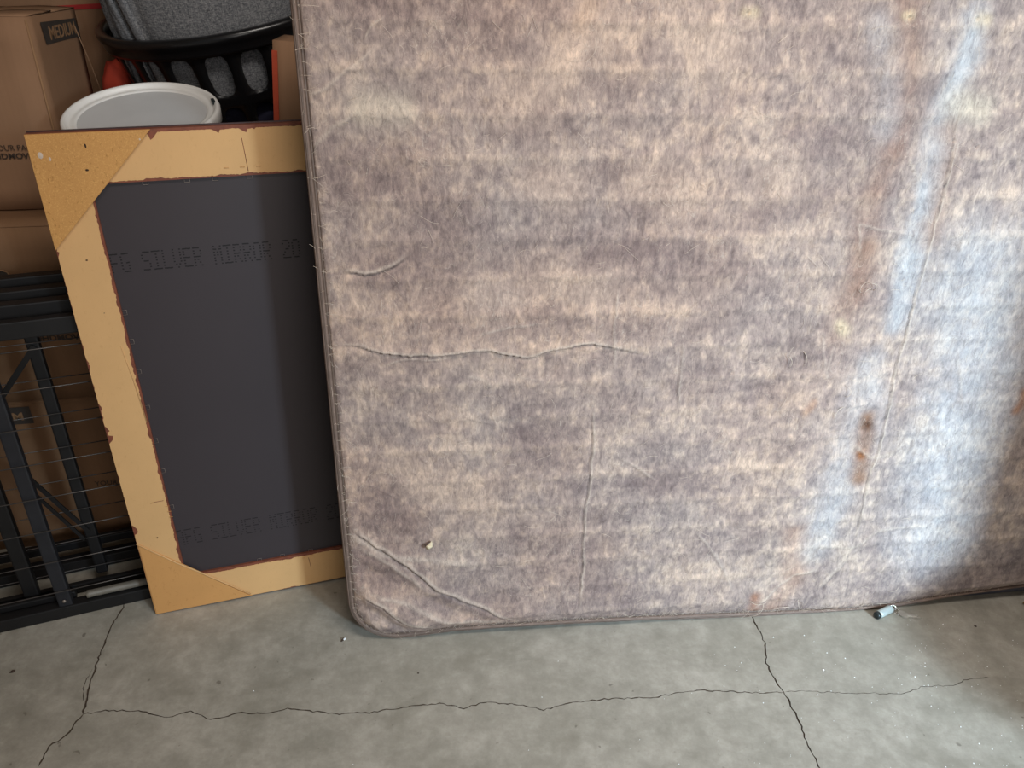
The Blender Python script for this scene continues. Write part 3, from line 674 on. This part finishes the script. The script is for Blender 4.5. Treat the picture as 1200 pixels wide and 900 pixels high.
# glazing points
for (x, z) in DATA['points_top'] : tube('glazing_point', [(x - .005, .004, MH - FT), (x - .005, .0045, MH - FT - .007), (x + .005, .0045, MH - FT - .007), (x + .005, .004, MH - FT)], .0005, STEEL, mi, 4)
for (x, z) in DATA['points_left']: tube('glazing_point', [(FL, .004, z - .005), (FL + .008, .0045, z - .005), (FL + .008, .0045, z + .005), (FL, .004, z + .005)], .0005, STEEL, mi, 4)
for (x, z) in DATA['points_bot']: tube('glazing_point', [(x - .005, .004, FB), (x - .005, .0045, FB + .006), (x + .005, .0045, FB + .006), (x + .005, .004, FB)], .0005, STEEL, mi, 4)
# dot printed stamp
GL = {'A': '01110 10001 10001 11111 10001 10001 10001', 'F': '11111 10000 10000 11110 10000 10000 10000', 'G': '01111 10000 10000 10011 10001 10001 01111',
      'S': '01111 10000 10000 01110 00001 00001 11110', 'I': '11111 00100 00100 00100 00100 00100 11111', 'L': '10000 10000 10000 10000 10000 10000 11111',
      'V': '10001 10001 10001 10001 10001 01010 00100', 'E': '11111 10000 10000 11110 10000 10000 11111', 'R': '11110 10001 10001 11110 10100 10010 10001',
      'M': '10001 11011 10101 10101 10001 10001 10001', 'O': '01110 10001 10001 10001 10001 10001 01110', '2': '01110 10001 00001 00110 01000 10000 11111',
      '0': '01110 10001 10001 10001 10001 10001 01110', '5': '11111 10000 11110 00001 00001 10001 01110', ' ': '00000 ' * 7}
def dot_text(s, x0, z0, pitch, h, ink):
    V = []; F = []
    for ci, ch in enumerate(s):
        g = GL[ch].split()
        for r in range(7):
            for c in range(5):
                if g[r][c] == '1':
                    x = x0 + ci * pitch + c * pitch * .165; z = z0 + h * (6 - r) / 6.0; a, b = .0016, .0012
                    if not (FL + .0005 < x < MW - FL - .001): continue
                    k = len(V); sk = random.uniform(-.0003, .0003)
                    V += [(x - a, .0056, z - b + sk), (x + a, .0056, z - b + sk), (x + a, .0056, z + b + sk), (x - a, .0056, z + b + sk)]; F.append((k, k + 1, k + 2, k + 3))
    o = pyobj('printed_stamp', V, F, ink, mi); o['kind'] = 'stuff'; return o
INK2 = simple('faded_black_ink', lin(26, 22, 24), 0.7, var=0.05, bump=0)
dot_text('AFG SILVER MIRROR 20', .0685, .854, .01924, .036, INK)
dot_text('AFG SILVER MIRROR 20', .0862, .184, .0192, .040, INK2)

# ---------------------------------------------------------------- folded black metal bed base
BDM = frame_mat((-1.192, 1.297, 0), (.3, .121), 0)
bd = empty('metal_bed_frame', None, 'folded black metal bed frame with thin wires, at the left before the boxes', 'bed frame', mat=BDM)
def rail(x0, x1, y0, y1, z0, z1, mat=BLACKM, nm='rail', bev=.003): return obj(nm, box_bm(x0, x1, y0, y1, z0, z1, bev), mat, bd)
rail(-.55, .35, 0, .028, 0, .034)
rail(-.55, .165, .034, .050, .022, .046)
rail(-.55, .36, .078, .092, .004, .030)
rail(-.55, .36, .165, .200, .002, .036)
rail(-.55, .36, .205, .225, .045, .068)
# top rails of the folded layers
rail(-.55, .35, 0.0, .022, .728, .766, BLACKM)
rail(-.55, .36, .046, .076, .752, .785, BLACKM)
rail(-.55, .36, .098, .128, .770, .795, BLACKM)
rail(-.55, .36, .150, .180, .782, .806, BLACKM)
post = rail(.131, .161, .004, .026, .030, .745, BLACKM2, 'post', .004)
for (s, y, w, z0, z1) in [(.205, .104, .026, .03, .775), (.052, .06, .032, 0.01, .760), (-.22, .004, .03, .03, .745), (-.16, .104, .026, .03, .775)]:
    rail(s, s + w, y, y + .022, z0, z1, BLACKM, 'post', .004)
def brace(a, b, w=.012):
    a = Vector(a); b = Vector(b); d = (b - a).normalized(); n = Vector((-d.z, 0, d.x)) * w / 2
    poly = [(a.x - n.x, a.z - n.z), (b.x - n.x, b.z - n.z), (b.x + n.x, b.z + n.z), (a.x + n.x, a.z + n.z)]
    prism('brace', poly, a.y, a.y + .004, BLACKM, bd)
brace((.222, .098, .668), (.100, .098, .52)); brace((.126, .098, .360), (.216, .098, .168), .010); brace((.120, .092, .335), (.205, .092, .150), .008)
brace((-.1, .098, .50), (.03, .098, .66))
for k in range(8):
    z = .085 + k * .0885
    tube('grid_wire', [(-.55, -.003, z), (-.1, -.0035, z - .001), (.2, -.003, z), (.36, -.003, z + .001)], .0014, WIRE, bd, 5)
for k in range(8):
    z = .06 + k * .088
    tube('grid_wire', [(-.55, .1, z), (-.1, .1, z), (.36, .1, z)], .0013, WIRE, bd, 5)
for x in (.146,): 
    for z in (.050, .70): 
        V, F = lathe([(.004, 0), (.004, .002), (.0015, .003)], 10); o = pyobj('bolt', V, F, STEEL, bd, True); o.matrix_local = Matrix.Translation((x, .003, z)) @ Matrix.Rotation(math.pi / 2, 4, 'X')
# pale tube lying along the lower rails
V, F = lathe([(.0085, 0), (.0098, .001), (.0098, .008), (.0092, .009), (.0092, .16), (.0075, .161)], 16)
o = pyobj('plastic_tube', V, F, TUBEG, None, True)
o.matrix_world = BDM @ Matrix.Translation((.192, .017, .0440)) @ Matrix.Rotation(math.pi / 2, 4, 'Y')
tag(o, 'short pale grey tube lying on the lowest rail of the bed frame', 'tube')
o = None

# ---------------------------------------------------------------- cartons
STK = (-1.071, 1.646)
def carton(name, mat, w, d, h, M4, label, tilt=0, bulge=.004, flaps=True, body=CARD, group=None):
    e = empty(name, None, label, 'box', group, mat=M4)
    bm = bmesh.new()
    nx = 9
    def P(x, y, z): return (x, y, z)
    # panels with a slight bulge
    def panel(o, u, v, n):
        g = [[bm.verts.new(Vector(o) + Vector(u) * (i / 8) + Vector(v) * (j / 8) + Vector(n) * bulge * math.sin(math.pi * i / 8) * math.sin(math.pi * j / 8)) for j in range(9)] for i in range(9)]
        for i in range(8):
            for j in range(8): bm.faces.new((g[i][j], g[i + 1][j], g[i + 1][j + 1], g[i][j + 1]))
    panel((-w, 0, 0), (w, 0, 0), (0, 0, h), (0, -1, 0)); panel((0, 0, 0), (0, d, 0), (0, 0, h), (1, 0, 0))
    panel((0, d, 0), (-w, 0, 0), (0, 0, h), (0, 1, 0)); panel((-w, d, 0), (0, -d, 0), (0, 0, h), (-1, 0, 0))
    panel((-w, 0, h), (w, 0, 0), (0, d, 0), (0, 0, .3)); panel((-w, d, 0), (w, 0, 0), (0, -d, 0), (0, 0, 0))
    bmesh.ops.remove_doubles(bm, verts=bm.verts, dist=1e-5); bmesh.ops.recalc_face_normals(bm, faces=bm.faces)
    obj('carton_body', bm, body, e, True)
    # worn vertical corner ridge (lighter crease)
    tube('corner_crease', [(-.001, .0015, .004), (0, 0, h * .5), (-.001, .0015, h - .004)], .0028, CARDEDGE, e, 6)
    if flaps:
        for k, (y0, y1) in enumerate(((.0, d * .495), (d * .505, d))):
            V = []; F = []
            for i in range(13):
                for j in range(4):
                    x = -w + w * i / 12; y = y0 + (y1 - y0) * j / 3
                    zz = h + .0025 + .0035 * (math.sin(i * 1.3 + k) * .5 + .5) * (1 if j in (0, 3) else .6)
                    if y < .001: zz = h + .0015
                    V.append((x, y, zz))
            for i in range(12):
                for j in range(3): a = i * 4 + j; F.append((a, a + 4, a + 5, a + 1))
            o = pyobj('top_flap', V, F, body, e, True); md = o.modifiers.new('thick', 'SOLIDIFY'); md.thickness = .003; md.offset = 0
    return e
def stk(dx, dy, z): 
    m = frame_mat((STK[0], STK[1], 0), (1, .2), 0); return m @ Matrix.Translation((dx, dy, z))
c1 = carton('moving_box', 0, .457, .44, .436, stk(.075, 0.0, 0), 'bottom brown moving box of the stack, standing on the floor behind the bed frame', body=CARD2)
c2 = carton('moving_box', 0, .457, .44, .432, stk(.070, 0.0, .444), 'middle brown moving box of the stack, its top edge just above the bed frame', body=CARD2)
c3 = carton('moving_box', 0, .457, .34, .405, stk(.056, .12, .884), 'top brown moving box of the stack with MEDIUM printed on its side', flaps=True)
def txt(s, size, e, x, z, mat=CINK, bold=.0, xs=1.0, y=-.0048):
    return text_mesh('printed_text', s, size, mat, e, Matrix.Translation((x, y, z)) @ FRONT, bold, xs)
txt('YOUR PACKING', .0175, c3, -.134, .134, xs=.95); txt('#HDMOVING', .0175, c3, -.146, .116, bold=.02, xs=1.1)
txt('YOUR PACKING', .021, c2, -.095, .180, xs=.95); txt('#HDMOVING', .021, c2, -.125, .158, bold=.03, xs=1.05)
txt('YOUR PACKING', .021, c1, -.095, .180, xs=.95)
# printed size labels: dark block with lettering left in carton colour
SIDE = Matrix(((0, 0, 1, 0), (1, 0, 0, 0), (0, 1, 0, 0), (0, 0, 0, 1)))
pl = pyobj('size_label', [(.0028, .080, .345), (.0028, .330, .345), (.0028, .318, .386), (.0028, .072, .391)], [(0, 1, 2, 3)], LABELK, c3)
text_mesh('printed_text', 'MEDIUM', .038, CARDEDGE, c3, Matrix.Translation((.0032, .112, .353)) @ SIDE, .02, 1.35)
pl = pyobj('size_label', [(-.30, -.0035, .382), (-.192, -.0035, .382), (-.192, -.0035, .430), (-.30, -.0035, .430)], [(0, 1, 2, 3)], LABELK, c1)
text_mesh('printed_text', 'MEDIUM', .03, CARDEDGE, c1, Matrix.Translation((-.340, -.0042, .394)) @ FRONT, .02, 1.15)
# side flap crease of the top carton
tube('side_crease', [(.003, .30, .37), (.0045, .36, .27), (.0040, .40, .19), (.003, .405, .15)], .0012, CARD, c3, 5)
# hand hole of the middle carton
V = []; F = []
for k in range(16):
    a = 2 * math.pi * k / 16; V.append((-.2 + .06 * math.copysign(abs(math.cos(a)) ** .6, math.cos(a)), -.0042, .326 + .013 * math.copysign(abs(math.sin(a)) ** .8, math.sin(a))))
F.append(tuple(range(16)))
pyobj('hand_hole', V, F, LABELK, c2); tube('hand_hole_rim', V, .0016, CARDEDGE, c2, 5, True)

# box that carries the pail, box that carries the basket
carton('cardboard_box', 0, .30, .25, .70, frame_mat((-0.672, 1.735, 0), (1, .2), 0), 'plain cardboard box under the white-lidded pail, behind the mirror')
cb = carton('cardboard_box', 0, .62, .52, .93, frame_mat((-0.44, 2.04, 0), (1, .08), 0), 'plain cardboard box under the black laundry basket', body=CARD2)
# tall box at the back left with a red stripe
tb = carton('tall_cardboard_box', 0, .62, .40, 1.62, frame_mat((-1.10, 2.27, 0), (1, .05), 0), 'tall cardboard box with red stripe at the back, above the MEDIUM moving box', flaps=False)
pyobj('red_stripe', [(-.60, -.0055, 1.243), (-.015, -.0035, 1.284), (-.015, -.0035, 1.296), (-.60, -.0055, 1.255)], [(0, 1, 2, 3)], RED, tb)
# narrow carton with the orange edge, standing between mirror and box spring
nb = carton('narrow_cardboard_box', 0, .18, .16, 1.242, frame_mat((-.467, 1.805, 0.0), (1, .10), 0) @ Matrix.Rotation(math.radians(5.3), 4, 'Y'), 'narrow cardboard box with orange left edge against the box spring', flaps=False, bulge=.002)
obj('orange_edge_strip', box_bm(-.1815, -.170, -.0042, .02, .01, 1.222), ORANGE, nb)

# ---------------------------------------------------------------- pail with white lid
PM = Matrix.Translation((-0.808, 1.72, 1.113)) @ Matrix.Rotation(.02, 4, 'Y') @ Matrix.Rotation(.256, 4, 'X')
HP = .36
pa = empty('pail', None, 'tan plastic pail with round white lid tilted behind the mirror', 'bucket', mat=PM @ Matrix.Translation((0, 0, -HP)))
V, F = lathe([(.118, 0), (.124, .004), (.142, HP - .03), (.146, HP - .03), (.146, HP - .012)], 64); pyobj('pail_body', V, F, PAIL, pa, True)
V, F = lathe([(.149, HP - .036), (.156, HP - .034), (.160, HP - .028), (.161, HP - .006), (.1595, HP - .001), (.156, HP + .0015), (.152, HP + .001), (.149, HP - .003), (.1475, HP - .007), (.143, HP - .009), (.138, HP - .007), (.133, HP - .009), (.131, HP - .011)], 96, caps=False)
ld = pyobj('lid', V, F, LIDW, pa, True); ld['label'] = 'white plastic snap lid with raised rim'
V, F = lathe([(.0, HP - .0115), (.06, HP - .0112), (.110, HP - .0105), (.1315, HP - .0108)], 64, caps=False); c = pyobj('lid_centre', V, F, LIDC, ld, True); c['label'] = 'greyish translucent centre of the lid'
V, F = lathe([(.0, HP - .03), (.149, HP - .036)], 64, caps=False); pyobj('lid_underside', V, F, LIDW, ld, True)
# pull-tab notch on the lid rim
a = math.radians(28); nt = obj('lid_notch', box_bm(-.004, .004, -.012, .012, -.004, .0022, .001), FOBK, ld); nt.matrix_local = Matrix.Translation((.150 * math.cos(a), .150 * math.sin(a), HP - .001)) @ Matrix.Rotation(a, 4, 'Z')

# ---------------------------------------------------------------- laundry basket
BM_ = Matrix.Translation((-0.792, 2.2, 1.292)) @ Matrix.Rotation(-.115, 4, 'Y') @ Matrix.Rotation(.237, 4, 'X')
HB = .30
bk = empty('laundry_basket', None, 'black plastic laundry basket with oval holes holding grey cloth', 'laundry basket', mat=BM_ @ Matrix.Translation((0, 0, -HB)))
def basket_r(z): return .80 + .165 * (z / HB)
NC = 20
def bpt(t, z, off=0): 
    r = basket_r(z); return ((.3 * r + off) * math.cos(t), (.24 * r + off) * math.sin(t), z)
V = []; F = []
vmap = {}
def av(t, z):
    k = (round(t % (2 * math.pi), 5), round(z, 5))
    if k not in vmap: vmap[k] = len(V); V.append(bpt(t, z))
    return vmap[k]
rowsz = [(.020, .125), (.140, .262)]
n8 = 4
for ci in range(NC):
    t0 = 2 * math.pi * ci / NC; t1 = 2 * math.pi * (ci + 1) / NC
    ts = [t0 + (t1 - t0) * i / n8 for i in range(n8 + 1)]
    for (za, zb) in ((0, .020), (.125, .140), (.262, HB)):
        for i in range(n8): F.append((av(ts[i], za), av(ts[i + 1], za), av(ts[i + 1], zb), av(ts[i], zb)))
    for (za, zb) in rowsz:
        m = n8
        zs = [za + (zb - za) * j / m for j in range(m + 1)]
        outer = [(ts[i], za) for i in range(m)] + [(t1, zs[j]) for j in range(m)] + [(ts[m - i], zb) for i in range(m)] + [(t0, zs[m - j]) for j in range(m)]
        tc_, zc = (t0 + t1) / 2, (za + zb) / 2; hw, hh = (t1 - t0) * .34, (zb - za) * .44
        inner = []
        for (t, z) in outer:
            u = (t - tc_) / ((t1 - t0) / 2); v = (z - zc) / ((zb - za) / 2); a = math.atan2(v, u)
            cx, cz = math.cos(a), math.sin(a)
            # stadium shape
            inner.append((tc_ + hw * math.copysign(abs(cx) ** .85, cx), zc + hh * math.copysign(abs(cz) ** .62, cz)))
        oi = [av(*p) for p in outer]; ii = [av(*p) for p in inner]; n = len(outer)
        for i in range(n): F.append((oi[i], oi[(i + 1) % n], ii[(i + 1) % n], ii[i]))
w = pyobj('basket_wall', V, F, PLASTICK, bk, True); md = w.modifiers.new('thick', 'SOLIDIFY'); md.thickness = .0035; md.offset = 0
V, F = lathe([(.0, .001), (.7, .001), (.8, .006)], 60, .3, .24, caps=False); pyobj('basket_base', V, F, PLASTICK, bk, True)
prof = [(-.012, HB - .046), (-.004, HB - .048), (-.001, HB - .040), (-.002, HB - .026), (.004, HB - .020), (.006, HB - .010), (.004, HB - .002), (-.002, HB + .001), (-.014, HB), (-.019, HB - .004), (-.019, HB - .03)]
V = []; F = []; sg = 80
for (o_, z) in prof:
    for k in range(sg): t = 2 * math.pi * k / sg; V.append(((.3 + o_) * math.cos(t), (.24 + o_) * math.sin(t), z))
for i in range(len(prof) - 1):
    for k in range(sg): k2 = (k + 1) % sg; F.append((i * sg + k, i * sg + k2, (i + 1) * sg + k2, (i + 1) * sg + k))
pyobj('basket_rim', V, F, PLASTICK, bk, True)

# folded grey cloth standing in the basket, with layered folds at its left
def blanket():
    e = empty('grey_blanket', None, 'heather grey folded blanket bulging out of the laundry basket', 'blanket', mat=bk.matrix_world @ Matrix.Translation((0, 0, .11)))
    V = []; F = []; nt_, nz_ = 200, 40; h = .34
    for j in range(nz_ + 1):
        z = h * j / nz_
        for k in range(nt_):
            t = 2 * math.pi * k / nt_ ; r = .85 + .06 * min(1, z / .2) + .05 * math.sin(min(z / h, 1) * 3.1)
            dt = (math.degrees(t) - 218)                      # pleats around the front left
            env = math.exp(-(dt / 26) ** 2)
            sk = t * 26 + z * 10
            r += env * .075 * (abs(math.sin(sk * .5)) ** .6 - .55) + .012 * noise.noise((math.cos(t) * 2.5, math.sin(t) * 2.5, z * 8))
            r *= (1 if j < nz_ - 3 else 1 - .05 * (j - nz_ + 3))
            V.append((.272 * r * math.cos(t), .212 * r * math.sin(t), z))
    for j in range(nz_):
        for k in range(nt_): k2 = (k + 1) % nt_; F.append((j * nt_ + k, j * nt_ + k2, (j + 1) * nt_ + k2, (j + 1) * nt_ + k))
    F.append(tuple(reversed(range(nt_)))); F.append(tuple(range(nz_ * nt_, (nz_ + 1) * nt_)))
    pyobj('blanket_cloth', V, F, HEATHER, e, True)
    # free fold edges hanging at the left
    for i, (t, w_, tilt) in enumerate([(3.55, .05, .0), (3.75, .045, .1), (3.98, .05, .0), (4.2, .045, .06)]):
        V = []; F = []
        for j in range(12):
            z = .02 + .30 * j / 11
            for s in range(4):
                tt = t + s * w_ / 3 * 2.6 - z * .5; rr = .955 - .012 * (s in (0, 3)) + .01 * math.sin(z * 20 + i) + i * .004
                V.append((.272 * rr * math.cos(tt), .212 * rr * math.sin(tt), z))
        for j in range(11):
            for s in range(3): a = j * 4 + s; F.append((a, a + 1, a + 5, a + 4))
        o = pyobj('folded_layer', V, F, HEATHER, e, True); md = o.modifiers.new('t', 'SOLIDIFY'); md.thickness = .008; md.offset = 0
blanket()
def lump(name, M4, a, b, c, mat, seed, label, cat, sub=4, amp=.18, sq=.8):
    bm = bmesh.new(); bmesh.ops.create_icosphere(bm, subdivisions=sub, radius=1)
    for v in bm.verts:
        p = v.co.copy(); p = Vector([math.copysign(abs(x) ** sq, x) for x in p]); k = 1 + amp * noise.noise(p * 1.8 + Vector((seed, 0, 0))) + amp * .35 * noise.noise(p * 5 + Vector((0, seed, 0)))
        v.co = Vector((p.x * a * k, p.y * b * k, max(p.z * c * k, -c * .8)))
    o = obj(name, bm, mat, None, True); o.matrix_world = M4; return tag(o, label, cat)
lump('navy_cloth', bk.matrix_world @ Matrix.Translation((0.02, 0, .058)), .215, .165, .06, NAVY, 3, 'dark navy cloth bundled at the bottom of the laundry basket', 'cloth', 4)
lump('red_bag', Matrix.Translation((-1.052, 2.14, 1.04)), .036, .04, .13, REDC, 8, 'orange-red cloth bag wedged between the MEDIUM moving box and the basket', 'bag', 4, .1)

# ---------------------------------------------------------------- keys on the floor
kx = empty('key_set', (0.945, 1.412, 0), 'metal capsule key fob with keys lying on the floor under the box spring edge', 'keys')
def kobj(nm, V, F, mat, M4, sm=True): o = pyobj(nm, V, F, mat, kx, sm); o.matrix_local = M4; return o
ang = .50
base = Matrix.Translation((-.026, -.004, .0102)) @ Matrix.Rotation(ang, 4, 'Z') @ Matrix.Rotation(math.pi / 2, 4, 'Y')
V, F = lathe([(.0030, 0), (.0085, .001), (.0098, .004), (.0098, .042), (.0085, .046), (.004, .047)], 24); kobj('capsule', V, F, FOB, base)
V, F = lathe([(.0025, -.010), (.0075, -.0095), (.0092, -.007), (.0092, 0), (.0070, .001)], 24); kobj('capsule_cap', V, F, FOBK, base)
V, F = tube_data([(.0065 * math.cos(t), .0065 * math.sin(t), 0) for t in np.linspace(0, 2 * math.pi, 21)[:-1]], .0011, 6, True)
kobj('loop', V, F, CHROME, Matrix.Translation((.021, .022, .009)) @ Matrix.Rotation(.9, 4, 'X'))
V, F = tube_data([(.011 * math.cos(t), .011 * math.sin(t), 0) for t in np.linspace(0, 2 * math.pi, 29)[:-1]], .0009, 6, True)
kobj('key_ring', V, F, CHROME, Matrix.Translation((.030, .015, .0035)) @ Matrix.Rotation(.25, 4, 'Y'))
def key(M4):
    bm = bmesh.new(); n = 16
    pts = []
    for k in range(n):
        a = .45 + (2 * math.pi - .9) * k / (n - 1); pts.append((-.010 - .0105 * math.cos(a) * -1 * -1, .0095 * math.sin(a)))
    blade = [(.001, -.0035), (.024, -.0035), (.028, 0), (.025, .0030), (.021, .0018), (.018, .0032), (.014, .0015), (.010, .0032), (.006, .0018), (.001, .0035)]
    pts = [(-.010 + .0105 * math.cos(.35 + (2 * math.pi - .7) * k / (n - 1)), .0095 * math.sin(.35 + (2 * math.pi - .7) * k / (n - 1))) for k in range(n)]
    poly = pts + blade
    a = [bm.verts.new((x, y, 0)) for x, y in poly]; b = [bm.verts.new((x, y, .002)) for x, y in poly]
    bm.faces.new(list(reversed(a))); bm.faces.new(b)
    for i in range(len(poly)): bm.faces.new((a[i], a[(i + 1) % len(poly)], b[(i + 1) % len(poly)], b[i]))
    bmesh.ops.recalc_face_normals(bm, faces=bm.faces)
    o = obj('key', bm, KEYM, kx); o.matrix_local = M4; return o
key(Matrix.Translation((.053, .002, .001)) @ Matrix.Rotation(-.22, 4, 'Z'))
key(Matrix.Translation((.049, .006, .0035)) @ Matrix.Rotation(-.12, 4, 'Z') @ Matrix.Rotation(.04, 4, 'Y'))
for o in list(kx.children):
    if o.name.startswith('key') and 'ring' not in o.name: o.scale = (1.0, 1.0, 1.0)

# ---------------------------------------------------------------- crumbs and small debris
def crumbs():
    rs = random.Random(12); V = []; F = []
    def one(x, y, r):
        b = len(V); q = [Vector((rs.uniform(-1, 1), rs.uniform(-1, 1), 0)).normalized() for _ in range(1)]
        a0 = rs.uniform(0, 6.28)
        for k in range(4): a = a0 + k * math.pi / 2; V.append((x + r * math.cos(a) * rs.uniform(.6, 1.2), y + r * math.sin(a) * rs.uniform(.6, 1.2), 0.0002))
        V.append((x, y, r * rs.uniform(.8, 1.6)))
        for k in range(4): F.append((b + k, b + (k + 1) % 4, b + 4))
        F.append((b + 3, b + 2, b + 1, b))
    n = 0
    while n < 330:
        x = rs.uniform(.15, 1.35); y = rs.uniform(.85, 1.43)
        p = max(0, (x - .15) / 1.1) ** 1.6 * (1.0 if y < 1.36 - .02 * x else .35)
        if rs.random() > p: continue
        if y > 1.30 + .11 * x: continue
        one(x, y, rs.choice([.0007, .0009, .0011, .0015, .002]) * rs.uniform(.7, 1.15)); n += 1
    for (x, y) in [(.05, 1.02), (.08, 1.15), (.28, 1.05), (-.55, 1.15), (.12, 1.25), (-.3, .98)]: one(x, y, .0016)
    o = pyobj('glass_crumbs', V, F, CRUMB); tag(o, 'sparse tiny white crumbs scattered on the floor at the lower right', 'crumbs', kind='stuff')
crumbs()
def chip(name, x, y, a, b, h, rot, mat, label, cat='debris'):
    V = []; F = []; n = 8; rs = random.Random(int(x * 1000))
    for lv, (k, z) in enumerate(((1.0, 0.0003), (.9, h * .6), (.45, h))):
        for i in range(n): t = 2 * math.pi * i / n; r = k * rs.uniform(.75, 1.15); V.append((a * r * math.cos(t), b * r * math.sin(t), z))
    for l in range(2):
        for i in range(n): j = (i + 1) % n; F.append((l * n + i, l * n + j, (l + 1) * n + j, (l + 1) * n + i))
    F.append(tuple(range(2 * n, 3 * n))); F.append(tuple(reversed(range(n))))
    o = pyobj(name, V, F, mat); o.matrix_world = Matrix.Translation((x, y, 0)) @ Matrix.Rotation(rot, 4, 'Z'); return tag(o, label, cat)
chip('pebble', -.3849, 1.2993, .0065, .003, .004, .9, DEB, 'tiny dark chip with a white edge on the floor left of the box spring corner', 'pebble')
chip('pebble', -.3815, 1.3005, .004, .0015, .0045, .9, CRUMB, 'tiny white chip beside the dark one near the box spring corner', 'pebble')
chip('dirt_crumb', -0.1971, 1.2073, 0.0025, 0.0018, 0.00125, 0, DEB, 'tiny dark speck on the floor below the box spring corner')
chip('dirt_crumb', -1.0983, 1.1878, 0.006, 0.004, 0.003, 0.7, DEB, 'small dark crumb of dirt on the floor at the left edge')
chip('dirt_crumb', 1.1504, 1.3861, 0.004, 0.003, 0.002, 2.8, DEB, 'small brown crumb on the floor below the key fob, right side')

# small brass trinket half out of the frame at the right
tr = empty('brass_trinket', (1.318, 1.462, 0), 'small brass trinket on the floor at the right end of the box spring', 'trinket')
V, F = tube_data([(.008 * math.cos(t), .003 * math.sin(2 * t), .010 + .007 * math.sin(t)) for t in np.linspace(0, 2 * math.pi, 25)[:-1]], .0016, 6, True); pyobj('link', V, F, BRASS, tr, True)
V, F = lathe([(.002, 0), (.007, .001), (.0085, .003), (.007, .005), (.002, .006)], 14); o = pyobj('bead', V, F, BRASS, tr, True); o.location = (.012, .004, 0)

# ---------------------------------------------------------------- out of frame at the right: added bin and box, shaped to shade the far lower corner
sb = empty('shade_bin', (1.345, .52, 0), 'grey lidded storage bin standing out of view right of the box spring', 'bin')
obj('bin_body', box_bm(.03, .60, .02, .36, 0.0, .40, .03, 4), GREYB, sb, True)
obj('bin_lid', box_bm(.0, .63, -.01, .39, .40, .445, .012, 3), GREYB, sb, True)
carton('cardboard_box', 0, .50, .30, .72, Matrix.Translation((1.985, .56, .449)), 'tall cardboard box added out of view on the grey bin to shade the cloth')
carton('cardboard_box', 0, .50, .40, .95, frame_mat((-1.75, .55, 0), (1, .3), 0), 'waist-high cardboard box added out of view at the left to block light')  # unseen box added to cut light reaching the bed frame from the left
